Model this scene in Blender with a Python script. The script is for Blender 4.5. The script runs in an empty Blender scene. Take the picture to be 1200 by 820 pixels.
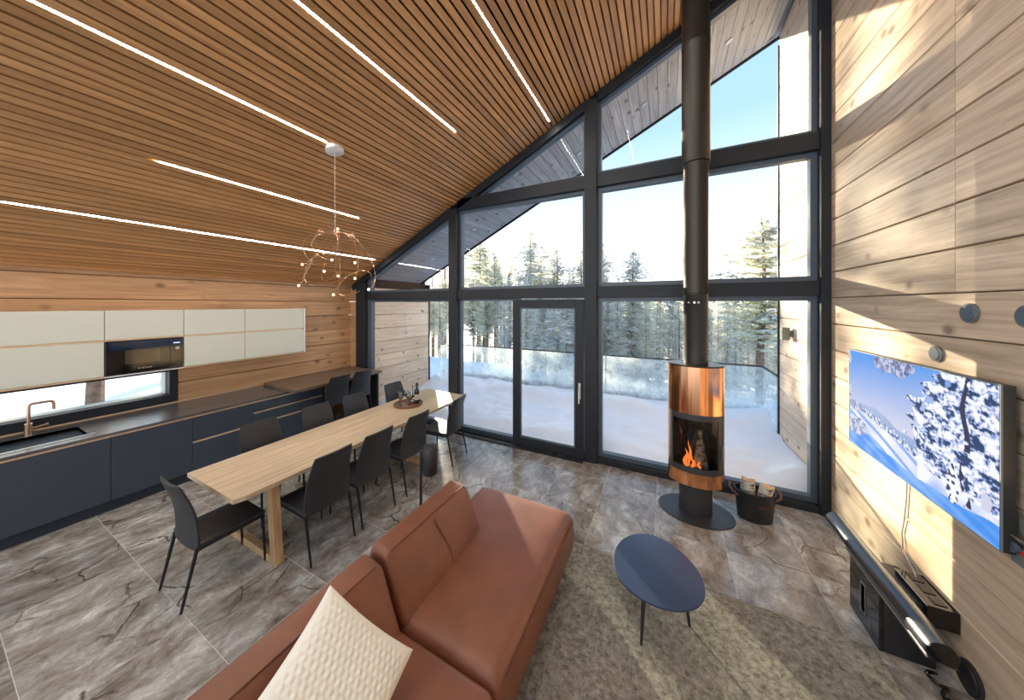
import bpy, bmesh, math, random
from mathutils import Vector, Matrix, noise
random.seed(7)
S = bpy.context.scene
COL = S.collection
PI = math.pi
# ------------------------------------------------------------------ camera
cam_d = bpy.data.cameras.new('camera'); cam = bpy.data.objects.new('camera', cam_d); COL.objects.link(cam)
cam.location = (0, 0, 2.35); cam.rotation_euler = (PI/2, 0, 0.465)
cam_d.sensor_width = 36; cam_d.lens = 36*357/1200; cam_d.shift_y = -(410-356.9)/1200
cam_d.clip_start = 0.02; cam_d.clip_end = 2000
S.camera = cam
# ------------------------------------------------------------------ world
W = bpy.data.worlds.new('sky'); S.world = W; W.use_nodes = True
nt = W.node_tree; bg = nt.nodes['Background']
tc = nt.nodes.new('ShaderNodeTexCoord'); sp = nt.nodes.new('ShaderNodeSeparateXYZ'); rp = nt.nodes.new('ShaderNodeValToRGB')
nt.links.new(tc.outputs['Generated'], sp.inputs[0]); nt.links.new(sp.outputs[2], rp.inputs[0])
e = rp.color_ramp.elements
e[0].position = 0.0; e[0].color = (1, 1, 1, 1); e[1].position = 1.0; e[1].color = (.16, .28, .55, 1)
for p_, c_ in ((.11, (.90, .93, .97, 1)), (.27, (.39, .48, .55, 1)), (.46, (.205, .33, .455, 1))):
    q = e.new(p_); q.color = c_
nt.links.new(rp.outputs[0], bg.inputs[0]); bg.inputs[1].default_value = 1.15
# ------------------------------------------------------------------ sun (low winter sun from the front left)
sun_d = bpy.data.lights.new('sun', 'SUN'); sun = bpy.data.objects.new('sun', sun_d); COL.objects.link(sun)
sd = Vector((.69, -.72, -.142)); sun.rotation_euler = sd.to_track_quat('-Z', 'Y').to_euler(); sun.location = (-8, 9, 6)
sun_d.energy = 11.5; sun_d.angle = math.radians(.6); sun_d.color = (1, .86, .62)
# ------------------------------------------------------------------ exposure
S.view_settings.view_transform = 'Standard'; S.view_settings.look = 'None'
S.view_settings.exposure = 1.25; S.view_settings.gamma = 1; S.view_settings.use_curve_mapping = False
try:
    S.cycles.max_bounces = 10; S.cycles.transparent_max_bounces = 24; S.cycles.diffuse_bounces = 5
    S.cycles.caustics_reflective = False; S.cycles.caustics_refractive = False; S.cycles.sample_clamp_indirect = 4
except Exception: pass

# ================================================================== materials
def new_mat(name):
    m = bpy.data.materials.new(name); m.use_nodes = True
    return m, m.node_tree, m.node_tree.nodes['Principled BSDF']
def N(nt, t, **k):
    n = nt.nodes.new(t)
    for a, b in k.items(): setattr(n, a, b)
    return n
def ramp(nt, stops):
    r = N(nt, 'ShaderNodeValToRGB'); el = r.color_ramp.elements
    while len(el) < len(stops): el.new(.5)
    for i, (p, c) in enumerate(stops):
        el[i].position = p; el[i].color = tuple(c)+(1,) if len(c) == 3 else c
    return r
def plain(name, col, rough=.5, metal=0, bump=0, bscale=200, spec=.5, var=0, vscale=3, sheen=0):
    m, nt, b = new_mat(name)
    b.inputs['Base Color'].default_value = (*col, 1); b.inputs['Roughness'].default_value = rough
    b.inputs['Metallic'].default_value = metal; b.inputs['Specular IOR Level'].default_value = spec
    if sheen: b.inputs['Sheen Weight'].default_value = sheen
    t = N(nt, 'ShaderNodeTexCoord')
    if var:
        n = N(nt, 'ShaderNodeTexNoise'); n.inputs['Scale'].default_value = vscale; n.inputs['Detail'].default_value = 6
        nt.links.new(t.outputs['Object'], n.inputs[0])
        r = ramp(nt, [(.3, tuple(c*(1-var) for c in col)), (.7, tuple(min(1, c*(1+var)) for c in col))])
        nt.links.new(n.outputs[0], r.inputs[0]); nt.links.new(r.outputs[0], b.inputs['Base Color'])
    if bump:
        n = N(nt, 'ShaderNodeTexNoise'); n.inputs['Scale'].default_value = bscale; n.inputs['Detail'].default_value = 3
        nt.links.new(t.outputs['Object'], n.inputs[0])
        bp = N(nt, 'ShaderNodeBump'); bp.inputs['Strength'].default_value = bump; bp.inputs['Distance'].default_value = .01
        nt.links.new(n.outputs[0], bp.inputs['Height']); nt.links.new(bp.outputs[0], b.inputs['Normal'])
    return m
def wood(name, dark, light, axis=1, knots=0, rough=.5, fine=26, knotcol=None, spec=.4, fleck=0, objvar=.12):
    """grain runs along the given axis; each board gets its own offset and tone"""
    m, nt, b = new_mat(name); L = nt.links.new
    t = N(nt, 'ShaderNodeTexCoord'); oi = N(nt, 'ShaderNodeObjectInfo')
    mu = N(nt, 'ShaderNodeMath', operation='MULTIPLY'); mu.inputs[1].default_value = 37.0; L(oi.outputs['Random'], mu.inputs[0])
    ad = N(nt, 'ShaderNodeVectorMath', operation='ADD'); L(t.outputs['Object'], ad.inputs[0]); L(mu.outputs[0], ad.inputs[1])
    mp = N(nt, 'ShaderNodeMapping'); sc = [fine]*3; sc[axis] = fine*.045; mp.inputs['Scale'].default_value = sc; L(ad.outputs[0], mp.inputs[0])
    # warp so the grain swings
    wn = N(nt, 'ShaderNodeTexNoise'); wn.inputs['Scale'].default_value = 1.6; wn.inputs['Detail'].default_value = 2; L(ad.outputs[0], wn.inputs[0])
    wa = N(nt, 'ShaderNodeVectorMath', operation='SCALE'); wa.inputs['Scale'].default_value = 1.1; L(wn.outputs['Color'], wa.inputs[0])
    w2 = N(nt, 'ShaderNodeVectorMath', operation='ADD'); L(mp.outputs[0], w2.inputs[0]); L(wa.outputs[0], w2.inputs[1])
    n = N(nt, 'ShaderNodeTexNoise'); n.inputs['Scale'].default_value = 1; n.inputs['Detail'].default_value = 7; n.inputs['Roughness'].default_value = .62; L(w2.outputs[0], n.inputs[0])
    r = ramp(nt, [(.28, dark), (.72, light)]); L(n.outputs[0], r.inputs[0])
    out = r.outputs[0]
    big = N(nt, 'ShaderNodeTexNoise'); big.inputs['Scale'].default_value = 1.1; L(ad.outputs[0], big.inputs[0])
    hs = N(nt, 'ShaderNodeHueSaturation'); L(out, hs.inputs['Color'])
    v = N(nt, 'ShaderNodeMath', operation='MULTIPLY_ADD'); v.inputs[1].default_value = objvar*2; v.inputs[2].default_value = 1-objvar
    L(oi.outputs['Random'], v.inputs[0])
    v2 = N(nt, 'ShaderNodeMath', operation='MULTIPLY_ADD'); v2.inputs[1].default_value = .35; v2.inputs[2].default_value = -.17; L(big.outputs[0], v2.inputs[0])
    v3 = N(nt, 'ShaderNodeMath', operation='ADD'); L(v.outputs[0], v3.inputs[0]); L(v2.outputs[0], v3.inputs[1]); L(v3.outputs[0], hs.inputs['Value'])
    out = hs.outputs[0]
    if knots:
        kc = knotcol or tuple(c*.35 for c in dark)
        km = N(nt, 'ShaderNodeMapping'); s2 = [knots*1.3]*3; s2[axis] = knots; km.inputs['Scale'].default_value = s2; L(ad.outputs[0], km.inputs[0])
        k2 = N(nt, 'ShaderNodeVectorMath', operation='SCALE'); k2.inputs['Scale'].default_value = .35; L(wn.outputs['Color'], k2.inputs[0])
        k3 = N(nt, 'ShaderNodeVectorMath', operation='ADD'); L(km.outputs[0], k3.inputs[0]); L(k2.outputs[0], k3.inputs[1])
        vo = N(nt, 'ShaderNodeTexVoronoi'); vo.inputs['Scale'].default_value = 1; L(k3.outputs[0], vo.inputs[0])
        kn = N(nt, 'ShaderNodeTexNoise'); kn.inputs['Scale'].default_value = 9; kn.inputs['Detail'].default_value = 4; L(ad.outputs[0], kn.inputs[0])
        ks = N(nt, 'ShaderNodeMath', operation='MULTIPLY_ADD'); ks.inputs[1].default_value = .16; L(kn.outputs[0], ks.inputs[0]); L(vo.outputs['Distance'], ks.inputs[2])
        kr = ramp(nt, [(.155, (.9, .9, .9)), (.215, (.4, .4, .4)), (.30, (.0, .0, .0))]); L(ks.outputs[0], kr.inputs[0])
        mx = N(nt, 'ShaderNodeMixRGB'); L(kr.outputs[0], mx.inputs[0]); L(out, mx.inputs[1]); mx.inputs[2].default_value = (*kc, 1)
        out = mx.outputs[0]
    L(out, b.inputs['Base Color']); b.inputs['Roughness'].default_value = rough; b.inputs['Specular IOR Level'].default_value = spec
    bp = N(nt, 'ShaderNodeBump'); bp.inputs['Strength'].default_value = .12; bp.inputs['Distance'].default_value = .01
    L(n.outputs[0], bp.inputs['Height']); L(bp.outputs[0], b.inputs['Normal'])
    return m
def emit(name, col, st):
    m, nt, b = new_mat(name); b.inputs['Base Color'].default_value = (0, 0, 0, 1)
    b.inputs['Emission Color'].default_value = (*col, 1); b.inputs['Emission Strength'].default_value = st
    return m
def glass(name, tint=(1, 1, 1), refl=.9, dens=0.0):
    m = bpy.data.materials.new(name); m.use_nodes = True; nt = m.node_tree; nt.nodes.clear(); L = nt.links.new
    o = N(nt, 'ShaderNodeOutputMaterial'); tr = N(nt, 'ShaderNodeBsdfTransparent'); tr.inputs[0].default_value = (*tint, 1)
    gl = N(nt, 'ShaderNodeBsdfGlossy'); gl.inputs['Roughness'].default_value = .01
    fr = N(nt, 'ShaderNodeFresnel'); fr.inputs[0].default_value = 1.45
    ml = N(nt, 'ShaderNodeMath', operation='MULTIPLY'); ml.inputs[1].default_value = refl; L(fr.outputs[0], ml.inputs[0])
    mx = N(nt, 'ShaderNodeMixShader'); L(ml.outputs[0], mx.inputs[0]); L(tr.outputs[0], mx.inputs[1]); L(gl.outputs[0], mx.inputs[2])
    L(mx.outputs[0], o.inputs[0]); return m

M = {}
M['log'] = wood('log_grey_wash', (.36, .255, .165), (.72, .575, .425), 1, knots=3.2, rough=.42, fine=24, knotcol=(.20, .13, .085))
M['log_warm'] = wood('log_honey', (.40, .21, .10), (.70, .43, .23), 1, knots=3.0, rough=.42, fine=22, knotcol=(.17, .07, .03))
M['log_out'] = wood('log_outside', (.62, .46, .33), (.90, .74, .58), 1, knots=4.2, rough=.6, fine=22, knotcol=(.17, .10, .06))
M['slat'] = wood('slat_wood', (.42, .205, .078), (.68, .365, .145), 1, rough=.45, fine=30, objvar=.16)
M['soffit'] = wood('soffit_grey', (.185, .20, .215), (.40, .42, .44), 1, knots=3.5, rough=.65, fine=30, knotcol=(.06, .055, .05))
M['oak'] = wood('oak_top', (.46, .325, .20), (.74, .59, .41), 1, rough=.52, fine=30, spec=.3)
M['oak_leaf'] = wood('oak_leaf', (.44, .36, .22), (.66, .58, .40), 1, rough=.55, fine=24, spec=.25)
M['oak_leg'] = wood('oak_leg', (.38, .21, .09), (.70, .46, .25), 2, rough=.45, fine=26)
M['walnut'] = wood('slab_wood', (.06, .035, .022), (.30, .20, .135), 1, rough=.45, fine=34)
M['black'] = plain('black_backing', (.006, .006, .007), .8)
M['frame'] = plain('frame_dark_grey', (.020, .024, .029), .5, spec=.3)
M['frame_in'] = plain('frame_mid_grey', (.075, .10, .13), .4)
M['navy'] = plain('cabinet_navy', (.042, .056, .078), .42, var=.10, vscale=60)
M['toe'] = plain('toe_kick', (.020, .028, .042), .5)
M['sage'] = plain('cabinet_pale', (.66, .66, .56), .45)
M['white'] = plain('white_enamel', (.82, .80, .76), .4)
M['copper_strip'] = plain('copper_strip', (.78, .55, .36), .38, .35)
M['worktop'] = wood('worktop_dark', (.045, .045, .05), (.13, .12, .12), 1, rough=.22, fine=30, spec=.6)
M['blackgloss'] = plain('black_gloss', (.004, .004, .005), .06, spec=.7)
M['blackmatte'] = plain('black_matte', (.018, .018, .02), .45)
M['sinkm'] = plain('sink_black', (.012, .012, .014), .35)
M['brass'] = plain('brushed_copper', (.66, .42, .28), .28, 1)
M['leather_c'] = plain('charcoal_leather', (.026, .027, .031), .42, bump=.12, bscale=420, spec=.45)
M['leather_b'] = plain('brown_leather', (.205, .072, .036), .36, bump=.12, bscale=300, spec=.45, var=.13, vscale=5)
M['leather_s'] = plain('brown_seam', (.13, .040, .018), .5)
M['chairleg'] = plain('black_steel', (.012, .012, .014), .4, .3)
M['stove'] = plain('stove_steel', (.045, .045, .048), .45, .3)
M['flue'] = plain('flue_steel', (.050, .046, .040), .40, .7)
M['steel'] = plain('satin_steel', (.62, .62, .60), .3, 1)
M['greyplastic'] = plain('grey_plastic', (.13, .15, .15), .45)
M['snow'] = plain('snow', (.90, .93, .98), .8, bump=.6, bscale=7)
M['glass'] = glass('window_glass', refl=.22)
M['glass2'] = glass('clear_glassware', (.985, .99, .99), 2.2)
M['stoveglass'] = glass('stove_glass', (.55, .5, .45), 1.0)
M['led'] = emit('led_strip', (1, .95, .88), 52)
M['bulb'] = emit('bulb', (1, .58, .24), 5)
M['flame'] = emit('flame', (1, .25, .05), .8)
M['table_sky_tint'] = plain('dark_top_sky_tint', (.022, .040, .095), .34, bump=.1, bscale=90, spec=.6)  # blue of the reflected sky is put into the base colour
M['bark'] = plain('pine_bark', (.22, .14, .09), .9, var=.4, vscale=8)
M['trunkgrey'] = plain('grey_bark', (.30, .25, .21), .9, var=.4, vscale=8)
M['tray'] = plain('copper_tray', (.30, .14, .08), .35, .4)
M['bottle'] = plain('dark_bottle', (.008, .010, .006), .08, spec=.7)
M['label'] = plain('paper_label', (.50, .45, .36), .6)
M['strap'] = plain('leather_handle', (.14, .06, .035), .55)
M['hill'] = plain('far_forest', (.07, .12, .17), .95, var=.5, vscale=.08)
M['red'] = plain('red_mark', (.6, .02, .015), .4)

def copper_mat():
    m, nt, b = new_mat('polished_copper'); L = nt.links.new
    t = N(nt, 'ShaderNodeTexCoord'); mp = N(nt, 'ShaderNodeMapping'); mp.inputs['Scale'].default_value = (14, 14, .35); L(t.outputs['Object'], mp.inputs[0])
    n = N(nt, 'ShaderNodeTexNoise'); n.inputs['Scale'].default_value = 1; n.inputs['Detail'].default_value = 2; L(mp.outputs[0], n.inputs[0])
    b.inputs['Base Color'].default_value = (.86, .40, .19, 1); b.inputs['Metallic'].default_value = 1; b.inputs['Roughness'].default_value = .16
    bp = N(nt, 'ShaderNodeBump'); bp.inputs['Strength'].default_value = .30; bp.inputs['Distance'].default_value = .02
    L(n.outputs[0], bp.inputs['Height']); L(bp.outputs[0], b.inputs['Normal'])
    return m
M['copper'] = copper_mat()

def tile_mat():
    m, nt, b = new_mat('marbled_tile'); L = nt.links.new
    t = N(nt, 'ShaderNodeTexCoord'); oi = N(nt, 'ShaderNodeObjectInfo')
    mu = N(nt, 'ShaderNodeMath', operation='MULTIPLY'); mu.inputs[1].default_value = 23.0; L(oi.outputs['Random'], mu.inputs[0])
    ad = N(nt, 'ShaderNodeVectorMath', operation='ADD'); L(t.outputs['Object'], ad.inputs[0]); L(mu.outputs[0], ad.inputs[1])
    wn = N(nt, 'ShaderNodeTexNoise'); wn.inputs['Scale'].default_value = 1.3; wn.inputs['Detail'].default_value = 5; L(ad.outputs[0], wn.inputs[0])
    ws = N(nt, 'ShaderNodeVectorMath', operation='SCALE'); ws.inputs['Scale'].default_value = .6; L(wn.outputs['Color'], ws.inputs[0])
    w2 = N(nt, 'ShaderNodeVectorMath', operation='ADD'); L(ad.outputs[0], w2.inputs[0]); L(ws.outputs[0], w2.inputs[1])
    mp = N(nt, 'ShaderNodeMapping'); mp.inputs['Scale'].default_value = (3.0, 1.7, 3); mp.inputs['Rotation'].default_value = (0, 0, .38); L(w2.outputs[0], mp.inputs[0])
    n = N(nt, 'ShaderNodeTexNoise'); n.inputs['Scale'].default_value = 1.7; n.inputs['Detail'].default_value = 14; n.inputs['Roughness'].default_value = .76; L(mp.outputs[0], n.inputs[0])
    r = ramp(nt, [(.30, (.085, .062, .045)), (.42, (.20, .165, .135)), (.53, (.32, .295, .265)), (.68, (.62, .60, .57))]); L(n.outputs[0], r.inputs[0])
    # per-tile lightness
    hs = N(nt, 'ShaderNodeHueSaturation'); L(r.outputs[0], hs.inputs['Color'])
    v = N(nt, 'ShaderNodeMath', operation='MULTIPLY_ADD'); v.inputs[1].default_value = .50; v.inputs[2].default_value = .85; L(oi.outputs['Random'], v.inputs[0]); L(v.outputs[0], hs.inputs['Value'])
    # cracks / veins
    vo = N(nt, 'ShaderNodeTexVoronoi'); vo.feature = 'DISTANCE_TO_EDGE'; vo.inputs['Scale'].default_value = 2.2
    m2 = N(nt, 'ShaderNodeMapping'); m2.inputs['Scale'].default_value = (1.5, .8, 1); L(w2.outputs[0], m2.inputs[0]); L(m2.outputs[0], vo.inputs[0])
    vr = ramp(nt, [(.0, (1, 1, 1)), (.008, (.8, .8, .8)), (.022, (0, 0, 0))]); L(vo.outputs['Distance'], vr.inputs[0])
    # veins fade in and out
    fn = N(nt, 'ShaderNodeTexNoise'); fn.inputs['Scale'].default_value = 2.1; L(ad.outputs[0], fn.inputs[0])
    fr = ramp(nt, [(.45, (0, 0, 0)), (.6, (.9, .9, .9))]); L(fn.outputs[0], fr.inputs[0])
    mm = N(nt, 'ShaderNodeMath', operation='MULTIPLY'); L(vr.outputs[0], mm.inputs[0]); L(fr.outputs[0], mm.inputs[1])
    mx = N(nt, 'ShaderNodeMixRGB'); L(mm.outputs[0], mx.inputs[0]); L(hs.outputs[0], mx.inputs[1]); mx.inputs[2].default_value = (.045, .028, .02, 1)
    # fine scratches
    L(mx.outputs[0], b.inputs['Base Color']); b.inputs['Roughness'].default_value = .17; b.inputs['Specular IOR Level'].default_value = .5
    bp = N(nt, 'ShaderNodeBump'); bp.inputs['Strength'].default_value = .10; bp.inputs['Distance'].default_value = .01
    L(n.outputs[0], bp.inputs['Height']); L(bp.outputs[0], b.inputs['Normal'])
    return m
M['tile'] = tile_mat()
M['grout'] = plain('grout', (.60, .56, .50), .8)

def frost_mat():
    m = bpy.data.materials.new('frosted_glass'); m.use_nodes = True; nt = m.node_tree; nt.nodes.clear(); L = nt.links.new
    o = N(nt, 'ShaderNodeOutputMaterial'); tr = N(nt, 'ShaderNodeBsdfTransparent'); tr.inputs[0].default_value = (.93, .98, 1, 1)
    df = N(nt, 'ShaderNodeBsdfDiffuse'); df.inputs[0].default_value = (.88, .93, .95, 1)
    tl = N(nt, 'ShaderNodeBsdfTranslucent'); tl.inputs[0].default_value = (.84, .93, .95, 1)
    m1 = N(nt, 'ShaderNodeMixShader'); m1.inputs[0].default_value = .5; L(df.outputs[0], m1.inputs[1]); L(tl.outputs[0], m1.inputs[2])
    t = N(nt, 'ShaderNodeTexCoord'); n = N(nt, 'ShaderNodeTexNoise'); n.inputs['Scale'].default_value = 4; n.inputs['Detail'].default_value = 9; n.inputs['Roughness'].default_value = .75; L(t.outputs['Object'], n.inputs[0])
    r = ramp(nt, [(.34, (.22, .22, .22)), (.50, (.62, .62, .62)), (.62, (.85, .85, .85))]); L(n.outputs[0], r.inputs[0])
    sx = N(nt, 'ShaderNodeSeparateXYZ'); L(t.outputs['Object'], sx.inputs[0])
    gr = ramp(nt, [(.45, (1.1, 1.1, 1.1)), (.80, (.42, .42, .42))]); L(sx.outputs[2], gr.inputs[0])   # opacity lowered towards the rail on purpose, so sun passes to the rug
    mg = N(nt, 'ShaderNodeMath', operation='MULTIPLY'); mg.use_clamp = True; L(r.outputs[0], mg.inputs[0]); L(gr.outputs[0], mg.inputs[1])
    m2 = N(nt, 'ShaderNodeMixShader'); L(mg.outputs[0], m2.inputs[0]); L(tr.outputs[0], m2.inputs[1]); L(m1.outputs[0], m2.inputs[2]); L(m2.outputs[0], o.inputs[0])
    return m
M['frost'] = frost_mat()
def leafmat(name, col, tr=.6):
    m = bpy.data.materials.new(name); m.use_nodes = True; nt = m.node_tree; nt.nodes.clear(); L = nt.links.new
    o = N(nt, 'ShaderNodeOutputMaterial'); df = N(nt, 'ShaderNodeBsdfDiffuse'); tl = N(nt, 'ShaderNodeBsdfTranslucent')
    t = N(nt, 'ShaderNodeTexCoord'); n = N(nt, 'ShaderNodeTexNoise'); n.inputs['Scale'].default_value = 1.2; n.inputs['Detail'].default_value = 4; L(t.outputs['Object'], n.inputs[0])
    r = ramp(nt, [(.35, tuple(c*.6 for c in col)), (.65, tuple(min(1, c*1.35) for c in col))]); L(n.outputs[0], r.inputs[0])
    L(r.outputs[0], df.inputs[0]); L(r.outputs[0], tl.inputs[0])
    mx = N(nt, 'ShaderNodeMixShader'); mx.inputs[0].default_value = tr; L(df.outputs[0], mx.inputs[1]); L(tl.outputs[0], mx.inputs[2]); L(mx.outputs[0], o.inputs[0])
    return m
M['needle'] = leafmat('needles', (.74, .73, .56))
M['needle_y'] = leafmat('needles_yellow', (.72, .71, .46))
M['treesnow'] = leafmat('snow_on_branches', (.93, .94, .96), .6)

def rug_mat():
    m, nt, b = new_mat('wool_rug'); L = nt.links.new
    t = N(nt, 'ShaderNodeTexCoord'); n = N(nt, 'ShaderNodeTexNoise'); n.inputs['Scale'].default_value = 30; n.inputs['Detail'].default_value = 6; n.inputs['Roughness'].default_value = .7; L(t.outputs['Object'], n.inputs[0])
    r = ramp(nt, [(.33, (.17, .15, .115)), (.66, (.54, .50, .41))]); L(n.outputs[0], r.inputs[0]); L(r.outputs[0], b.inputs['Base Color'])
    b.inputs['Roughness'].default_value = .95; b.inputs['Specular IOR Level'].default_value = .1
    bp = N(nt, 'ShaderNodeBump'); bp.inputs['Strength'].default_value = 1; bp.inputs['Distance'].default_value = .035
    L(n.outputs[0], bp.inputs['Height']); L(bp.outputs[0], b.inputs['Normal'])
    return m
M['rug'] = rug_mat()
M['cream'] = plain('cream_knit', (.80, .74, .62), .8, spec=.2)
def birch_mat():
    m, nt, b = new_mat('birch_bark'); L = nt.links.new
    t = N(nt, 'ShaderNodeTexCoord'); mp = N(nt, 'ShaderNodeMapping'); mp.inputs['Scale'].default_value = (18, 18, 50); L(t.outputs['Object'], mp.inputs[0])
    n = N(nt, 'ShaderNodeTexNoise'); n.inputs['Scale'].default_value = 1; n.inputs['Detail'].default_value = 5; L(mp.outputs[0], n.inputs[0])
    r = ramp(nt, [(.36, (.06, .04, .03)), (.44, (.45, .35, .27)), (.6, (.72, .66, .58))]); L(n.outputs[0], r.inputs[0]); L(r.outputs[0], b.inputs['Base Color'])
    b.inputs['Roughness'].default_value = .75
    return m
M['birch'] = birch_mat()
M['splitwood'] = wood('split_birch', (.52, .33, .16), (.80, .58, .34), 2, rough=.7, fine=50)
M['ash'] = plain('charred_log', (.10, .085, .075), .9, var=.5, vscale=20)

# ================================================================== mesh helpers
class MB:
    def __init__(s): s.v = []; s.f = []
    def box(s, x0, x1, y0, y1, z0, z1):
        n = len(s.v)
        s.v += [(x0,y0,z0),(x1,y0,z0),(x1,y1,z0),(x0,y1,z0),(x0,y0,z1),(x1,y0,z1),(x1,y1,z1),(x0,y1,z1)]
        s.f += [(n,n+3,n+2,n+1),(n+4,n+5,n+6,n+7),(n,n+1,n+5,n+4),(n+1,n+2,n+6,n+5),(n+2,n+3,n+7,n+6),(n+3,n,n+4,n+7)]; return s
    def prism(s, poly, axis, a, b):
        """poly of 2-D points extruded along axis from a to b"""
        n = len(s.v); k = len(poly)
        def P(p, t):
            return (t, p[0], p[1]) if axis == 0 else ((p[0], t, p[1]) if axis == 1 else (p[0], p[1], t))
        s.v += [P(p, a) for p in poly] + [P(p, b) for p in poly]
        s.f += [tuple(range(n, n+k)), tuple(range(n+2*k-1, n+k-1, -1))]
        s.f += [(n+i, n+(i+1) % k, n+k+(i+1) % k, n+k+i) for i in range(k)]; return s
    def tube(s, pts, r, seg=8, cap=True):
        pts = [Vector(p) for p in pts]; n0 = len(s.v); rs = r if isinstance(r, (list, tuple)) else [r]*len(pts)
        up = None
        for i, p in enumerate(pts):
            d = (pts[min(i+1, len(pts)-1)]-pts[max(i-1, 0)]).normalized()
            if up is None:
                up = Vector((0, 0, 1)) if abs(d.z) < .9 else Vector((1, 0, 0))
            a = d.cross(up).normalized(); bb = d.cross(a).normalized(); up = -bb if False else a.cross(d)
            for k in range(seg):
                t = 2*PI*k/seg; q = p+(a*math.cos(t)+bb*math.sin(t))*rs[i]; s.v.append(tuple(q))
        for i in range(len(pts)-1):
            for k in range(seg):
                a_ = n0+i*seg+k; b_ = n0+i*seg+(k+1) % seg
                s.f.append((a_, b_, b_+seg, a_+seg))
        if cap:
            s.f.append(tuple(range(n0+seg-1, n0-1, -1))); e_ = n0+(len(pts)-1)*seg; s.f.append(tuple(range(e_, e_+seg)))
        return s
    def lathe(s, prof, c=(0, 0), seg=24, ax=1, ay=1, a0=0, a1=2*PI):
        n0 = len(s.v); full = abs(a1-a0-2*PI) < 1e-6; m = seg if full else seg+1
        for r, z in prof:
            for k in range(m):
                t = a0+(a1-a0)*k/seg; s.v.append((c[0]+r*ax*math.cos(t), c[1]+r*ay*math.sin(t), z))
        for i in range(len(prof)-1):
            for k in range(seg):
                a_ = n0+i*m+k; b_ = n0+i*m+((k+1) % m if full else k+1); s.f.append((a_, b_, b_+m, a_+m))
        return s
    def build(s, name, m, parent=None, smooth=False, bevel=0, bseg=2):
        me = bpy.data.meshes.new(name); me.from_pydata(s.v, [], s.f); me.materials.append(m)
        bm = bmesh.new(); bm.from_mesh(me)
        bmesh.ops.recalc_face_normals(bm, faces=bm.faces)
        if bevel: bmesh.ops.bevel(bm, geom=list(bm.edges), offset=bevel, segments=bseg, affect='EDGES', profile=.5)
        bm.to_mesh(me); bm.free(); me.update()
        if smooth:
            me.shade_smooth()
            try: me.set_sharp_from_angle(angle=math.radians(40))
            except Exception: pass
        o = bpy.data.objects.new(name, me); COL.objects.link(o)
        if parent: o.parent = parent
        return o
def bx(*a): return MB().box(*a)
def inst(src, parent=None, loc=None, rotz=None):
    c = src.copy(); COL.objects.link(c)
    if parent is not None: c.parent = parent
    if loc is not None: c.location = loc
    if rotz is not None: c.rotation_euler = (0, 0, rotz)
    return c
def empty(name, loc=(0, 0, 0), rz=0):
    o = bpy.data.objects.new(name, None); COL.objects.link(o); o.location = loc; o.rotation_euler = (0, 0, rz); o.empty_display_size = .1; return o
def tag(o, label=None, cat=None, group=None, kind=None):
    if label: o['label'] = label
    if cat: o['category'] = cat
    if group: o['group'] = group
    if kind: o['kind'] = kind
    return o
def copy_tree(o, parent=None):
    c = o.copy(); COL.objects.link(c)
    if parent is not None: c.parent = parent
    for ch in list(o.children): copy_tree(ch, c)
    return c
def rbox(x0, x1, y0, y1, z0, z1, r, n=(8, 8, 4), fn=None):
    """rounded box as an even grid, optionally deformed"""
    bm = bmesh.new(); vs = {}
    dims = [(x0, x1), (y0, y1), (z0, z1)]
    def spread(k, nn, lo, hi):   # denser near the edges
        if k == 0: return lo
        if k == nn: return hi
        m = [lo, lo+r*.3, lo+r*.7, lo+r*1.05]
        if k < 4: return m[k]
        if k > nn-4: return hi-(m[nn-k]-lo)
        return lo+r*1.05+(hi-lo-2.1*r)*(k-3)/(nn-6)
    nn = [a+6 for a in n]
    def V(i, j, k):
        key = (i, j, k)
        if key not in vs:
            p = Vector([spread(q, nn[d], *dims[d]) for d, q in enumerate(key)])
            c = Vector([min(max(p[d], dims[d][0]+r), dims[d][1]-r) for d in range(3)])
            dd = p-c
            if dd.length > 1e-9: p = c+dd.normalized()*r
            if fn: p = Vector(fn(p, (p.x-x0)/(x1-x0), (p.y-y0)/(y1-y0), (p.z-z0)/(z1-z0)))
            vs[key] = bm.verts.new(p)
        return vs[key]
    A, B, C = nn
    for i in range(A):
        for j in range(B):
            bm.faces.new((V(i, j, 0), V(i, j+1, 0), V(i+1, j+1, 0), V(i+1, j, 0)))
            bm.faces.new((V(i, j, C), V(i+1, j, C), V(i+1, j+1, C), V(i, j+1, C)))
    for i in range(A):
        for k in range(C):
            bm.faces.new((V(i, 0, k), V(i+1, 0, k), V(i+1, 0, k+1), V(i, 0, k+1)))
            bm.faces.new((V(i, B, k), V(i, B, k+1), V(i+1, B, k+1), V(i+1, B, k)))
    for j in range(B):
        for k in range(C):
            bm.faces.new((V(0, j, k), V(0, j, k+1), V(0, j+1, k+1), V(0, j+1, k)))
            bm.faces.new((V(A, j, k), V(A, j+1, k), V(A, j+1, k+1), V(A, j, k+1)))
    return bm
def from_bm(name, bm, m, parent=None, smooth=True):
    me = bpy.data.meshes.new(name); bm.to_mesh(me); bm.free(); me.materials.append(m)
    if smooth: me.shade_smooth()
    o = bpy.data.objects.new(name, me); COL.objects.link(o)
    if parent: o.parent = parent
    return o
def text(name, body, size, m, parent, mat4, ext=.0008):
    cu = bpy.data.curves.new(name, 'FONT'); cu.body = body; cu.size = size; cu.extrude = ext; cu.align_x = 'CENTER'; cu.align_y = 'CENTER'
    cu.resolution_u = 3
    t = bpy.data.objects.new(name, cu); COL.objects.link(t)
    dg = bpy.context.evaluated_depsgraph_get(); me = bpy.data.meshes.new_from_object(t.evaluated_get(dg))
    bpy.data.objects.remove(t); me.transform(mat4); me.materials.clear(); me.materials.append(m)
    o = bpy.data.objects.new(name, me); COL.objects.link(o)
    if parent: o.parent = parent
    return o

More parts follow.
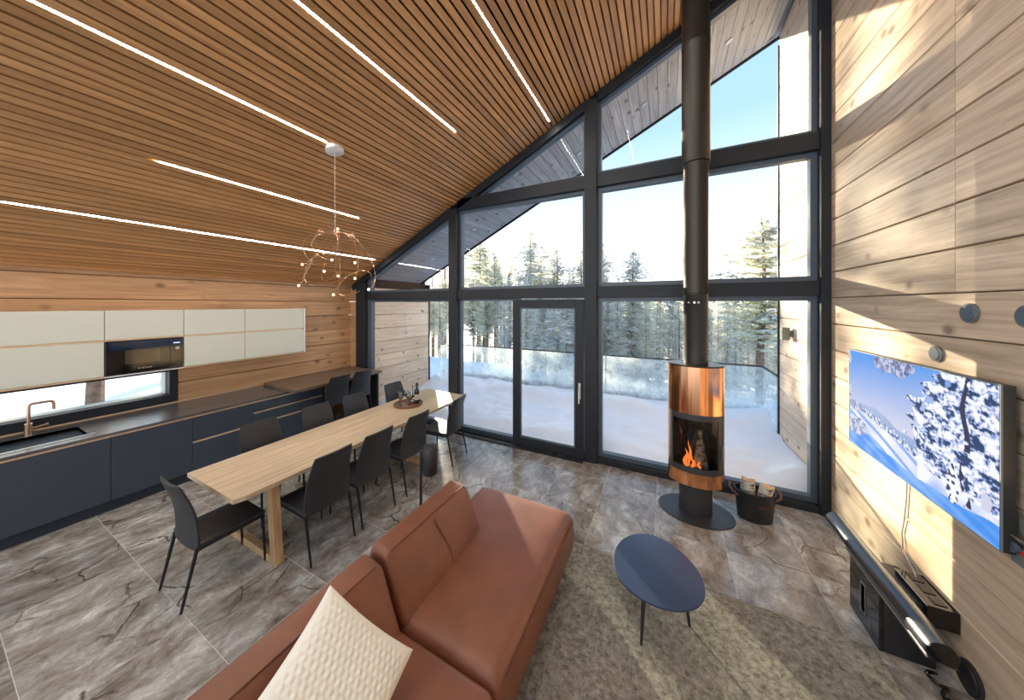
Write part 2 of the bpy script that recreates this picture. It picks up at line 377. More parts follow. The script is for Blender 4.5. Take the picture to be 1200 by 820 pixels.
# ================================================================== dimensions of the room
XL, XR, D = -6.5, 1.64, 4.65
YB = -2.2                       # the room goes on a little behind the camera
SL = .491; ANG = math.atan(SL)
def zc(x): return 3.02+SL*(x+5.97)      # visible face of the sloping ceiling

# ------------------------------------------------------------------ floor
floor = tag(bx(XL-.3, XR+.3, YB, D+.02, -.20, -.0012).build('floor', M['grout']), kind='structure')
TX, TY = .615, .645
g = .0022
tile_me = None
x = -3.165-TX*6
while x < XR:
    y = .95-TY*5
    while y < D:
        x0, x1 = max(x+g, XL), min(x+TX-g, XR); y0, y1 = max(y+g, YB), min(y+TY-g, D)
        full = (x0 == x+g and x1 == x+TX-g and y0 == y+g and y1 == y+TY-g)
        if x1-x0 > .03 and y1-y0 > .03:
            if full:
                if tile_me is None:
                    o = bx(g, TX-g, g, TY-g, -.008, 0).build('tile', M['tile'], floor); tile_me = o
                else: o = inst(tile_me, floor)
                o.location = (x, y, 0)
            else: o = bx(x0-x, x1-x, y0-y, y1-y, -.008, 0).build('tile', M['tile'], floor); o.location = (x, y, 0)
        y += TY
    x += TX

# ------------------------------------------------------------------ log walls
def log_poly(h, t, v=.012):
    # cross-section: v-grooved front face (x = 0 is the room side, the log goes back to -t)
    return [(-t, 0), (-v, 0), (0, v), (0, h-v), (-v, h), (-t, h)]
def log(par, xface, sgn, z, h, y0, y1, m, name='log', top=None, t=.10):
    v = .009
    pl = [(xface-sgn*t, z+.003), (xface-sgn*v, z+.003), (xface, z+v), (xface, z+h-v), (xface-sgn*v, z+h-.003), (xface-sgn*t, z+h-.003)]
    return MB().prism(pl, 1, y0, y1).build(name, m, par)
# right wall: room faces -X (sgn = -1)
wr = tag(bx(XR+.10, XR+.24, YB, D+.01, -.1, 7.05).build('wall_right', M['black']), kind='structure')
h = .283; z = .16-h
while z < 6.72:
    z1 = max(z, -.0); hh = z+h-z1
    if z > 2.35:
        log(wr, XR, -1, z1, hh, YB, 2.975, M['log']); log(wr, XR, -1, z1, hh, 2.979, D, M['log'])
    else: log(wr, XR, -1, z1, hh, YB, D, M['log'])
    z += h
# left wall with the kitchen window opening (Y < 1.83, z .93 - 1.40)
wl = tag(bx(XL-.20, XL-.10, 1.83, D+.01, -.1, 2.85).build('wall_left', M['black']), kind='structure')
bx(XL-.20, XL-.10, YB, 1.83, -.1, .91).build('backing', M['black'], wl)
bx(XL-.20, XL-.10, YB, 1.83, 1.42, 2.85).build('backing', M['black'], wl)
h = .308; rows = [1.19+h*k for k in range(-4, 6)]
for z in rows:
    if z+h > .93 and z < 1.40:
        log(wl, XL, 1, z, h, 1.83, D, M['log_warm'])
        if z+h > 1.42: log(wl, XL, 1, 1.42, z+h-1.42, YB, 1.83, M['log_warm'])
    elif z > -.2:
        z1 = max(z, 0); log(wl, XL, 1, z1, z+h-z1, YB, D, M['log_warm'])
z = rows[0]
for z in rows:
    if -.25 < z < 2.7:
        z1 = max(z, 0); zt = min(z+h, 2.72)
        MB().prism([(D-.02, z1+.003), (D-.029, z1+.009), (D-.029, zt-.009), (D-.02, zt-.003), (D+.1, zt-.003), (D+.1, z1+.003)], 0, XL-.05, -6.272).build('log_end', M['log_warm'], wl)
# exterior side walls (logs seen through the glass)
we = tag(bx(XR+.10, XR+.24, D+.12, 6.27, -.5, 7.05).build('wall_outside_right', M['black']), kind='structure')
h = .283; z = .16-h
while z < 6.6:
    log(we, XR, -1, z, h, D+.14, 6.27, M['log_out']); z += h
bx(XR-.02, XR+.26, 6.272, 6.31, -.5, 6.5).build('corner_board', M['frame'], we)
wo = tag(bx(-6.45, -6.02, D+.12, 6.56, -.5, 3.0).build('wall_outside_left', M['black']), kind='structure')
h = .308; z = 1.19-h*5
while z < 2.7:
    log(wo, -5.90, 1, z, min(h, 2.95-z), D+.14, 6.56, M['log_out']); z += h
bx(-6.10, -5.88, 6.562, 6.60, -.5, 2.9).build('corner_board', M['frame'], wo)

# ------------------------------------------------------------------ ceiling: black backing with slats
ce = MB().prism([(XL-.2, zc(XL-.2)+.09), (XR+.2, zc(XR+.2)+.09), (XR+.2, zc(XR+.2)+.16), (XL-.2, zc(XL-.2)+.16)], 1, YB, D+.1).build('ceiling', M['black'])
tag(ce, kind='structure')
P_ = .9575/13; LED_X = [-5.42, -4.4625, -3.505, -2.5475, -1.59, -.6325]
slope_w = P_/math.cos(ANG); sw = slope_w*.76; st = .05
ca, sa = math.cos(ANG), math.sin(ANG)
poly = [(-sw/2*ca, -sw/2*sa), (sw/2*ca, sw/2*sa), (sw/2*ca-st*sa, sw/2*sa+st*ca), (-sw/2*ca-st*sa, -sw/2*sa+st*ca)]
x = -5.42+P_/2-P_*14; s0 = None
while x < XR-.02:
    if x > XL-.02:
        if s0 is None: s0 = MB().prism(poly, 1, YB, D-.03).build('slat', M['slat'], ce); o = s0
        else: o = inst(s0, ce)
        o.location = (x, 0, zc(x))
    x += P_
# LED strips let into the gaps between slats
led_y = [(YB, 4.40), (1.12, 3.32), (YB, 2.19), (YB, 3.36), (YB, 4.45), (YB, 3.33)]
led_lab = ['long thin ceiling light line nearest the log wall and kitchen', 'short ceiling light line starting mid-ceiling left of the pendant',
           'ceiling light line ending at the round pendant canopy', 'ceiling light line to the right of the pendant, ending mid-ceiling',
           'ceiling light line reaching the sloping window frame', 'highest ceiling light line, only its tip showing by the flue pipe']
for lx, (y0, y1), lb in zip(LED_X, led_y, led_lab):
    t = empty('ceiling_light_strip', (lx, y0, zc(lx)))
    tag(t, lb, 'ceiling light', 'thin light lines between the ceiling slats')
    w = .0062
    p2 = [(-w*ca, -w*sa), (w*ca, w*sa), (w*ca-.012*sa, w*sa+.012*ca), (-w*ca-.012*sa, -w*sa+.012*ca)]
    MB().prism(p2, 1, 0, y1-y0).build('diffuser', M['led'], t)
    p3 = [(a-.012*sa, b_+.012*ca) for a, b_ in p2]
    MB().prism(p3, 1, 0, y1-y0).build('profile', M['steel'], t)

# ------------------------------------------------------------------ glazed gable
w1 = empty('window_1', (0, D, 0)); tag(w1, kind='structure')
def fb(x0, x1, z0, z1, y0=-.06, y1=.14, name='post', m='frame', bev=.004): return bx(x0, x1, y0, y1, z0, z1).build(name, M[m], w1, bevel=bev, bseg=1)
FZ = .05
fb(-6.27, -5.98, 0, 2.84, -.06, .10, 'corner_post'); fb(-5.98, -5.90, 0, 2.94, .02, .10, 'corner_post', 'frame_in')
fb(-3.63, -3.45, 0, zc(-3.6)-.05, -.08, .14)
fb(-1.08, -.90, 0, zc(-1.0)-.05, -.08, .14)
fb(1.555, 1.64, 0, zc(1.6)-.05, -.08, .14)
TZ0, TZ1, UZ0, UZ1 = 2.455, 2.62, 4.10, 4.30
fb(-5.90, -3.63, TZ0, TZ1, -.05, .12, 'transom'); fb(-3.45, -1.08, TZ0, TZ1, -.05, .12, 'transom'); fb(-.90, 1.555, TZ0, TZ1, -.05, .12, 'transom')
fb(-3.45, -1.08, UZ0, UZ1, -.05, .12, 'transom'); fb(-.90, 1.555, UZ0, UZ1, -.05, .12, 'transom')
fb(-5.90, -3.63, 0, FZ, -.05, .12, 'sill'); fb(-3.45, -1.08, 0, FZ, -.05, .12, 'sill'); fb(-.90, 1.555, 0, FZ+.03, -.05, .12, 'sill')
# sloping head
for a, b_ in ((-6.4, -3.63), (-3.45, -1.08), (-.90, 1.6)):
    MB().prism([(a, zc(a)-.14), (b_, zc(b_)-.14), (b_, zc(b_)+.03), (a, zc(a)+.03)], 1, -.05, .12).build('sloping_head', M['frame'], w1)
def zr(x): return zc(x)-.14
# sash beads (thin inner frames, lighter grey) around each pane + the pane
def bay(poly, name='pane', bead=.045):
    n = len(poly); cx = sum(p[0] for p in poly)/n; cz = sum(p[1] for p in poly)/n
    # inset polygon
    ins = []
    for i in range(n):
        p0, p1, p2 = Vector(poly[i-1]), Vector(poly[i]), Vector(poly[(i+1) % n])
        d1 = (p1-p0).normalized(); d2 = (p2-p1).normalized(); n1 = Vector((-d1.y, d1.x)); n2 = Vector((-d2.y, d2.x))
        bis = (n1+n2); bis = bis/(1+n1.dot(n2)); ins.append(tuple(p1+bis*bead))
    mb = MB()
    y0, y1 = .02, .11
    for i in range(n):
        a, b_, c_, d_ = poly[i], poly[(i+1) % n], ins[(i+1) % n], ins[i]
        mb.prism([a, b_, c_, d_], 1, y0, y1)
    mb.build('glazing_frame', M['frame_in'], w1)
    MB().prism(ins, 1, .06, .068).build(name, M['glass'], w1)
bay([(-5.90, FZ), (-3.63, FZ), (-3.63, TZ0), (-5.90, TZ0)])
bay([(-3.45, FZ), (-2.20, FZ), (-2.20, TZ0), (-3.45, TZ0)], bead=.035)
bay([(-.90, FZ+.03), (1.555, FZ+.03), (1.555, TZ0), (-.90, TZ0)], bead=.06)
bay([(-5.90, TZ1), (-3.63, TZ1), (-3.63, zr(-3.63)), (-5.90, zr(-5.90))])
bay([(-3.45, TZ1), (-1.08, TZ1), (-1.08, UZ0), (-3.45, UZ0), ], bead=.05)
bay([(-.90, TZ1), (1.555, TZ1), (1.555, UZ0), (-.90, UZ0)], bead=.06)
xk = (UZ1+.14-3.02)/SL-5.97
bay([(xk+.02, UZ1), (-1.08, UZ1), (-1.08, zr(-1.08))], bead=.035)
bay([(-.90, UZ1), (1.555, UZ1), (1.555, zr(1.555)), (-.90, zr(-.9))], bead=.05)
# sliding door leaf in front of the fixed frame
dr = empty('door_1', (0, D, 0)); tag(dr, kind='structure')
DX0, DX1 = -2.27, -1.085
def db(x0, x1, z0, z1, n, y0=-.10, y1=-.055): return bx(x0, x1, y0, y1, z0, z1).build(n, M['frame'], dr, bevel=.004, bseg=1)
db(DX0, DX0+.13, .03, 2.43, 'stile'); db(DX1-.13, DX1, .03, 2.43, 'stile')
db(DX0+.13, DX1-.13, .03, .17, 'rail'); db(DX0+.13, DX1-.13, 2.30, 2.43, 'rail')
bx(DX0+.13, DX1-.13, -.082, -.072, .17, 2.30).build('pane', M['glass'], dr)
mb = MB(); mb.box(DX0+.13, DX0+.15, -.09, -.06, .17, 2.3); mb.box(DX1-.15, DX1-.13, -.09, -.06, .17, 2.3); mb.box(DX0+.15, DX1-.15, -.09, -.06, .17, .19); mb.box(DX0+.15, DX1-.15, -.09, -.06, 2.28, 2.3)
mb.build('glazing_bead', M['frame_in'], dr)
mb = MB(); mb.box(DX1-.075, DX1-.045, -.112, -.10, .93, 1.17); mb.tube([(DX1-.06, -.11, 1.12), (DX1-.06, -.15, 1.12), (DX1-.06, -.15, .88)], .011, 8)
mb.build('door_handle', plain('handle_silver', (.80, .79, .76), .35, .2), dr, smooth=True)
# sill track on the floor
tag(bx(-3.45, -1.09, D-.16, D-.11, 0, .018).build('trim_1', M['frame']), kind='structure')

# ------------------------------------------------------------------ roof overhang: soffit boards
YE = 6.36
ro = MB().prism([(-6.9, zc(-6.9)-.03), (2.0, zc(2.0)-.03), (2.0, zc(2.0)+.22), (-6.9, zc(-6.9)+.22)], 1, D+.13, YE+.02).build('roof_overhang', M['frame'])
tag(ro, kind='structure')
bw = .14; x = -6.4; s0 = None
while x < XR-.05:
    if s0 is None:
        w_ = bw-.006; pl = [(0, 0), (w_, SL*w_), (w_-.02*sa, SL*w_+.02), (-.02*sa, .02)]
        s0 = MB().prism(pl, 1, D+.13, YE).build('soffit_board', M['soffit'], ro); o = s0
    else: o = inst(s0, ro)
    o.location = (x, 0, zc(x)-.055)
    x += bw
MB().prism([(-6.9, zc(-6.9)-.09), (2.0, zc(2.0)-.09), (2.0, zc(2.0)+.22), (-6.9, zc(-6.9)+.22)], 1, YE+.02, YE+.05).build('fascia', M['frame'], ro)
for i, (lx, ly) in enumerate(((-4.97, 5.67), (-3.79, 5.67), (-2.59, 5.66), (-1.44, 5.66), (-.31, 5.60), (.86, 5.56))):
    mb = MB(); mb.lathe([(.0, -.012), (.026, -.012), (.03, -.022), (.046, -.022), (.046, .02)], seg=20)
    o = mb.build('recessed_spotlight', M['steel'], smooth=True)
    o.location = (lx, ly, zc(lx)-.052); o.rotation_euler = (0, -ANG, 0)
    tag(o, ['lowest small round spotlight in the grey soffit', 'second lowest round soffit spotlight, just left of the middle post', 'soffit spotlight by the upper transom left of the middle post',
            'soffit spotlight left of the tall middle post', 'soffit spotlight in the glazed bay left of the flue', 'highest soffit spotlight, right of the flue'][i], 'spotlight', 'spotlights in the soffit')

# ------------------------------------------------------------------ kitchen window
w2 = empty('window_2', (XL, 0, 0)); tag(w2, kind='structure')
WY0, WY1 = YB, 1.83
mb = MB()
mb.box(-.12, .012, WY0, WY1, .905, 1.03); mb.box(-.12, .012, WY0, WY1, 1.37, 1.42); mb.box(-.12, .012, WY1-.09, WY1, 1.03, 1.37)
mb.build('window_frame', M['frame'], w2, bevel=.004, bseg=1)
mb = MB(); mb.box(-.30, -.12, WY0, WY1-.09, 1.00, 1.035); mb.box(-.30, -.12, WY1-.10, WY1-.06, 1.03, 1.40); mb.box(-.30, -.12, WY0, WY1-.09, 1.365, 1.42)
mb.build('window_reveal', M['sage'], w2)
bx(-.20, -.19, WY0, WY1-.09, 1.03, 1.37).build('pane', M['glass'], w2)

# ================================================================== outside
deck = tag(bx(-6.9, 2.2, D+.13, 7.3, -.30, -.12).build('deck', M['soffit']), kind='structure')
def nz(x, y, s, o=0): return noise.noise(Vector((x*s+o, y*s, o*.37)))
def grid(name, x0, x1, y0, y1, nx, ny, zf, m, kind=None):
    mb = MB()
    for j in range(ny+1):
        for i in range(nx+1):
            x = x0+(x1-x0)*i/nx; y = y0+(y1-y0)*j/ny; mb.v.append((x, y, zf(x, y)))
    for j in range(ny):
        for i in range(nx):
            a = j*(nx+1)+i; mb.f.append((a, a+1, a+nx+2, a+nx+1))
    me = bpy.data.meshes.new(name); me.from_pydata(mb.v, [], mb.f); me.materials.append(m); me.shade_smooth()
    o = bpy.data.objects.new(name, me); COL.objects.link(o)
    if kind: o['kind'] = kind
    return o
def dz(x, y):
    b = max(0, (y-5.9)/1.25)
    z = .13+.20*min(1, b)**1.6+.06*nz(x, y, 1.3)+.045*nz(x, y, 2.9, 5)+.022*nz(x, y, 7, 9)
    z += .10*math.exp(-((y-6.75)/.22)**2)*(1+nz(x, y, 1.7, 3))
    z += .12*math.exp(-((x-1.64)/.35)**2)
    return .045+(max(z, .03)-.045)*min(1, max(0, (y-D-.13)/.35))
ds = grid('deck_snow', -5.895, XR-.005, D+.122, 7.13, 170, 60, dz, M['snow'])
tag(ds, 'drifted snow covering the deck behind the glazing', 'snow', kind='stuff')
def gz(x, y):
    # level beside the house on the left, a slope falling away beyond the deck
    d = max(0, y-7.3); left = max(0, min(1, (-x-6.0)/2.5))
    z = -1.2-.16*d if y > 7.3 else -.9
    z = max(z, -9+.0*y)
    flat = .1
    z = z*(1-left*max(0, 1-d/18))+flat*left*max(0, 1-d/18)
    return z+.25*nz(x, y, .22)+.06*nz(x, y, .9, 4)
og = grid('snowy_ground', -75, 60, -14, 130, 135, 144, lambda x, y: (gz(x, y) if not (-6.9 < x < 2.3 and y < 7.3) else -1.0), M['snow'])
tag(og, kind='structure')
# bank of snow piled against the outside of the railing
bk = grid('snow_bank', -6.0, 2.2, 7.22, 9.4, 70, 20, lambda x, y: -1.3+(1.72+.10*nz(x, y, 1.2))*max(0, 1-((y-7.22)/2.2)**1.5)+.05*nz(x, y, 3), M['snow'])
tag(bk, 'snow bank heaped against the outside of the frosted railing', 'snow', kind='stuff')
# far hill
hl = grid('far_hill', -260, 260, 230, 320, 120, 12, lambda x, y: -12+(y-230)*.28*(1+.35*nz(x, y, .012))+3*nz(x, y, .03), M['hill'])
tag(hl, kind='structure')

# railing of frosted glass panes
rl = empty('glass_railing', (0, 7.15, 0)); tag(rl, 'frosted glass railing round the snowy deck', 'railing')
RX0, RX1 = -5.5, 1.62
xs = [RX0, -4.1, -2.65, -1.2, .2, RX1]
for a, b_ in zip(xs, xs[1:]):
    bx(a+.008, b_-.008, -.006, .006, -.05, 1.19).build('pane', M['frost'], rl)
bx(RX1-.006, RX1+.006, -.86, -.02, -.05, 1.19).build('pane', M['frost'], rl)
bx(RX0-.006, RX0+.006, -.56, -.02, -.05, 1.19).build('pane', M['frost'], rl)
bx(RX0, RX1, -.014, .014, 1.19, 1.215).build('top_rail', M['frame'], rl)
bx(RX1-.014, RX1+.014, -.86, -.014, 1.19, 1.215).build('top_rail', M['frame'], rl)
bx(RX0-.014, RX0+.014, -.56, -.014, 1.19, 1.215).build('top_rail', M['frame'], rl)
for xx in xs[1:-1]: bx(xx-.006, xx+.006, -.012, .012, 1.215, 1.225).build('rail_joint', M['steel'], rl)
# outside wall lamp
o = MB().box(-.13, -.04, -.05, .05, -.09, .09).box(-.045, 0, -.035, .035, -.05, .05).build('wall_lamp', M['greyplastic'], bevel=.008)
o.location = (XR, 5.72, 1.93); tag(o, 'small grey outdoor lamp on the sunlit log wall beyond the glass', 'wall lamp')

# ------------------------------------------------------------------ trees
def conifer(seed, H, R, bare, nee, bark, kk=2.4, whorl=.30, snow=1.0):
    """snow-laden conifer: whorls of branches carrying needle sprays, with snow lying on them"""
    rnd = random.Random(seed); F = MB(); Sn = MB(); T = MB()
    tp = [(.05*math.sin(k*.9+seed), .05*math.cos(k*1.3+seed), H*k/6) for k in range(7)]
    T.tube(tp, [.15*(1-.9*k/6)*H/12+.010 for k in range(7)], 7)
    z = bare*H; pine = bare > .3
    while z < H*.992:
        dzt = H-z
        rr = R*(1-math.exp(-dzt/kk))*(.8+.4*rnd.random())
        if pine: rr *= min(1, .45+(z-bare*H)/2.0)
        nb = max(4, int(4+3*rr)); a0 = rnd.random()*6.28
        for b in range(nb):
            a = a0+6.283*b/nb+rnd.uniform(-.35, .35); L = rr*rnd.uniform(.6, 1.1)
            da = Vector((math.cos(a), math.sin(a), 0)); side = Vector((-da.y, da.x, 0))
            rise = rnd.uniform(-.05, .45) if pine else rnd.uniform(-.50, -.10)
            steps = max(2, int(L/.15))
            for s_ in range(steps):
                u = (s_+.7)/steps; p = da*(L*u)+Vector((0, 0, z+L*u*rise+(.16*L*u*u if not pine else 0)))
                sz = (.17-.05*u)*rnd.uniform(.7, 1.35); spread = .10+.10*(1-u)*min(1, L)
                for q in range(3 if pine else 2):
                    c = p+side*rnd.uniform(-spread, spread)*1.3+Vector((0, 0, rnd.uniform(-.08, .06)))
                    v1 = (da*rnd.uniform(.3, 1)+side*rnd.uniform(-1, 1)+Vector((0, 0, rnd.uniform(-.8, .3)))).normalized()*sz*1.2
                    v2 = (side*rnd.uniform(-1, 1)+da*rnd.uniform(-.6, .6)+Vector((0, 0, rnd.uniform(-.6, .4)))).normalized()*sz*.75
                    n = len(F.v); F.v += [tuple(c-v1*.4), tuple(c+v1*.6+v2*.3), tuple(c+v2)]; F.f.append((n, n+1, n+2))
                    if rnd.random() < snow:
                        c = c+Vector((rnd.uniform(-.04, .04), rnd.uniform(-.04, .04), .035)); w = sz*.80
                        th = rnd.random()*6.28; n = len(Sn.v); tl_ = rnd.uniform(-.5, .5)
                        for k in range(3):
                            aa = th+k*2*PI/3; Sn.v.append((c.x+w*math.cos(aa)*rnd.uniform(.6, 1.1), c.y+w*math.sin(aa)*rnd.uniform(.6, 1.1), c.z+w*tl_*math.cos(aa)+rnd.uniform(-.05, .02)))
                        Sn.f.append((n, n+1, n+2))
        z += whorl*rnd.uniform(.7, 1.2)*(.45+.55*min(1, dzt/3))
    t_ = empty('tree')
    f = F.build('foliage', nee, t_); f['kind'] = 'stuff'
    s_ = Sn.build('branch_snow', M['treesnow'], t_); s_['kind'] = 'stuff'
    T.build('trunk', bark, t_, smooth=True)
    return t_
protos = {'spruce': conifer(1, 12, 2.1, .10, M['needle'], M['trunkgrey'], 2.0), 'spruce2': conifer(2, 12, 1.35, .14, M['needle'], M['trunkgrey'], 2.3),
          'pine': conifer(3, 12, 1.7, .45, M['needle_y'], M['bark'], 1.6, .36), 'pine2': conifer(4, 12, 2.0, .34, M['needle_y'], M['bark'], 1.5, .34),
          'thin': conifer(5, 12, 1.0, .28, M['needle'], M['bark'], 2.2),
          'lone': conifer(6, 12, 1.9, .10, M['needle'], M['trunkgrey'], 1.9, .25), 'tall': conifer(8, 18, 1.7, .80, M['needle_y'], M['bark'], 1.2, .40)}
used = set()
def tree(kind, x, y, top, scale_w=1, label=None, group=None, rz=None, name='conifer_tree'):
    g0 = gz(x, y)-.15; s = (top-g0)/(18.0 if kind == 'tall' else 12.0)
    p = protos[kind]
    if kind in used: o = copy_tree(p)
    else: o = p; used.add(kind)
    o.name = name; o.location = (x, y, g0); o.scale = (s*scale_w, s*scale_w, s); o.rotation_euler = (0, 0, random.random()*6.28 if rz is None else rz)
    tag(o, label, 'tree', group); return o
Fv = Vector((-math.sin(.465), math.cos(.465))); Rv = Vector((math.cos(.465), math.sin(.465)))
def at(px, w): q = Fv*w+Rv*((px-600)/357*w); return q.x, q.y
def ztop(py, w): return 2.35+(356.9-py)/357*w
# individually recognisable trees
for kind, px, py, w, sw_, lb in (
    ('lone', 622, 271, 26, 1.1, 'tallest slender snowy conifer rising above the transom left of the middle post'),
    ('lone', 635, 288, 31, 1.3, 'snowy conifer crown close behind the tallest slender one'),
    ('lone', 652, 292, 27, 1.35, 'snowy conifer crown midway between the tallest one and the middle post'),
    ('lone', 682, 293, 28, 1.5, 'snowy conifer crown just left of the tall middle post'),
    ('lone', 706, 285, 24, 1.3, 'snowy conifer partly hidden by the tall middle post'),
    ('lone', 742, 294, 21, 1.45, 'broad snowy spruce standing alone between the middle post and the flue'),
    ('pine2', 562, 284, 40, 1.8, 'yellow-green snowy pine under the soffit edge at the left post'),
    ('pine', 580, 300, 30, 1.1, 'pale snowy pine right of the yellow-green one at the left post'),
    ('pine2', 893, 256, 15, 1.7, 'large frosted pine reaching in front of the sunlit outside log wall'),
    ('pine', 516, 316, 80, 1.5, 'pine with bare orange trunk seen through the leftmost bay')):
    x, y = at(px, w); tree(kind, x, y, ztop(py, w), sw_, lb)
# tall bare-stemmed pines to the left whose crowns dapple the low sun
for i, (cc, yy, zt) in enumerate(((1.2, 34, 11.2), (3.0, 38, 12.5), (4.6, 31, 10.2), (-.3, 30, 10.5), (5.8, 40, 12.6), (2.2, 47, 13.6))):
    tree('tall', cc-.958*yy, yy, zt, .9, 'tall pine with a bare lower trunk among the sunlit trees of the left bays', 'tall sunlit pines behind the left bays')
# the forest
random.seed(21); placed = []
n_f = 0; tries = 0
bays = [(536, 'leftmost bay'), (700, 'sliding door bay'), (812, 'bay between middle post and flue'), (2000, 'bay right of the flue')]
while n_f < 165 and tries < 20000:
    tries += 1
    w = random.uniform(17, 30) if n_f < 90 else random.uniform(24, 70)
    px = random.uniform(430, 960); x, y = at(px, w)
    if y < 12: continue
    if px < 600: py = random.uniform(296, 336)
    elif px < 700: py = random.uniform(316, 344)
    else: py = random.uniform(334, 364)
    top = ztop(py, w)
    # the low sun's path to the glazing stays mostly open
    if -.8 < x+.958*y < 7.0 and top > .197*(y-3.4)+.9 and True: continue
    if any((x-a)**2+(y-b)**2 < (1.5 if w < 30 else 2.2)**2 for a, b in placed): continue
    placed.append((x, y))
    kd = random.choice(['pine', 'pine2', 'thin', 'spruce2']) if px < 640 else random.choice(['spruce', 'spruce2', 'spruce2', 'thin', 'pine'])
    nm = next(b for a, b in bays if px < a)
    tree(kd, x, y, top, random.uniform(.85, 1.2), 'snow-dusted forest conifer beyond the railing, seen through the '+nm, 'forest conifers in the '+nm)
    n_f += 1
# trunk outside the kitchen window
tree('thin', -11.2, 1.85, 9.5, 1.1, 'bare trunk standing in the snow outside the kitchen window')
tree('spruce', -14.5, .55, 6.5, .9, 'snowy tree behind the tap, outside the kitchen window')

# ================================================================== kitchen
def part(par, name, m, *b, bev=.0015):
    return bx(*b).build(name, m, par, bevel=bev, bseg=1)
FX = -5.62       # cabinet carcass front
def base_cab(y0, y1, fronts, label, close=False):
    t = empty('base_cabinet', (0, y0, 0)); tag(t, label, 'cabinet', 'dark blue base cabinets under the worktop')
    L = y1-y0
    part(t, 'body', M['toe'], XL+.01, FX-.02, .002, L-.002, .12, .86)
    part(t, 'toe_kick', M['toe'], XL+.1, FX-.045, 0, L, 0, .12)
    part(t, 'grip_channel', M['copper_strip'], FX-.02, FX+.004, 0, L, .845, .868)
    for nm, z0, z1 in fronts:
        d = part(t, nm, M['navy'], FX-.02, FX, .0025, L-.0025, z0, z1)
        if z1 < .8: part(t, 'grip_channel', M['copper_strip'], FX-.019, FX+.003, .003, L-.003, z1+.002, z1+.02)
    return t
DO = [('door', .125, .84)]
base_cab(-.92, -.26, DO, 'dark blue base cabinet beyond the left edge of the frame')
base_cab(-.26, .40, DO, 'dark blue base cabinet nearest the camera under the sink')
base_cab(.40, 1.05, DO, 'dark blue base cabinet with one plain door below the tap')
base_cab(1.05, 1.72, DO, 'dark blue base cabinet with one plain door right of the sink')
base_cab(1.72, 2.39, [('drawer', .125, .50), ('drawer', .525, .84)], 'dark blue cabinet with two deep drawers behind the nearest dining chairs')
base_cab(2.39, 3.44, [('drawer', .125, .50), ('drawer', .525, .675), ('drawer', .70, .84)], 'dark blue cabinet with three stacked wide drawers at the worktop end')
o = bx(XL+.02, FX+.005, 3.445, 3.475, 0, .868).build('end_panel', M['blackmatte']); tag(o, 'thin black upright panel closing the end of the drawers', 'panel')
# worktop with sink cut-out
SY0, SY1, SX0, SX1 = .10, .92, -6.24, -5.78
wt = empty('worktop', (0, 0, .87)); tag(wt, 'long dark worktop running under the kitchen window', 'worktop')
mb = MB(); mb.box(XL+.02, FX+.02, -.95, SY0, 0, .03); mb.box(XL+.02, FX+.02, SY1, 3.50, 0, .03); mb.box(XL+.02, SX0, SY0, SY1, 0, .03); mb.box(SX1, FX+.02, SY0, SY1, 0, .03)
mb.build('slab', M['worktop'], wt)
part(wt, 'wooden_strip', M['copper_strip'], XL+.003, XL+.02, -.95, 4.5, 0, .045)
# sink
sk = empty('kitchen_sink', (0, 0, .70)); tag(sk, 'black undermount sink below the kitchen window', 'sink')
mb = MB(); e_ = .008
mb.box(SX0-e_, SX1+e_, SY0-e_, SY1+e_, -.01, 0); mb.box(SX0-e_, SX0, SY0, SY1, 0, .201); mb.box(SX1, SX1+e_, SY0, SY1, 0, .201); mb.box(SX0, SX1, SY0-e_, SY0, 0, .201); mb.box(SX0, SX1, SY1, SY1+e_, 0, .201)
mb.build('basin', M['sinkm'], sk)
mb = MB(); mb.box(SX1+.01, SX1+.05, SY0-.05, SY1+.05, .2005, .204); mb.build('front_rim', M['steel'], sk)
o = bx(SX0, SX0+.004, .50, .62, .12, .15).build('badge', M['steel'], sk)
# tap
tp = empty('kitchen_tap', (-6.36, .62, .90)); tag(tp, 'brushed copper kitchen tap with angular spout behind the sink', 'tap')
MB().tube([(0, 0, 0), (0, 0, .12)], .027, 16).build('base', M['brass'], tp, smooth=True)
MB().tube([(0, 0, .1), (0, 0, .30), (0, .004, .322), (0, .02, .335), (.0, .13, .335), (0, .15, .328), (0, .158, .31), (0, .158, .235)], .013, 12).build('spout', M['brass'], tp, smooth=True)
MB().tube([(0, .01, .06), (0, .11, .075)], .011, 10).tube([(0, .108, .075), (0, .125, .077)], .017, 10).build('lever', M['brass'], tp, smooth=True)
# upper cabinets
UX = -6.15
def wall_cab(y0, y1, label, micro=False):
    t = empty('wall_cabinet', (0, y0, 1.46)); tag(t, label, 'cabinet', 'pale wall cabinets above the window'); L = y1-y0
    part(t, 'body', M['white'], XL+.005, UX-.02, .001, L-.001, 0 if not micro else .435, .815)
    part(t, 'door', M['sage'], UX-.02, UX, .004, L-.004, .455, .81)
    part(t, 'grip_channel', M['copper_strip'], UX-.019, UX-.004, 0, L, .432, .453)
    if not micro:
        part(t, 'door', M['sage'], UX-.02, UX, .004, L-.004, .006, .43)
    part(t, 'bottom_trim', M['copper_strip'] if not micro else M['white'], XL+.01, UX+.002, 0, L, -.016, -.002)
    return t
wall_cab(-.92, -.24, 'pale wall cabinet beyond the left edge of the frame')
wall_cab(-.24, .43, 'pale wall cabinet cut by the left edge of the frame')
wall_cab(.43, 1.10, 'pale wall cabinet directly left of the microwave')
wall_cab(1.10, 1.79, 'pale single-door wall cabinet above the microwave', True)
wall_cab(1.79, 2.50, 'pale wall cabinet directly right of the microwave')
t = wall_cab(2.50, 3.40, 'pale wall cabinet at the far right end of the row')
part(t, 'end_panel', M['white'], XL+.005, UX+.004, .902, .935, -.016, .82)
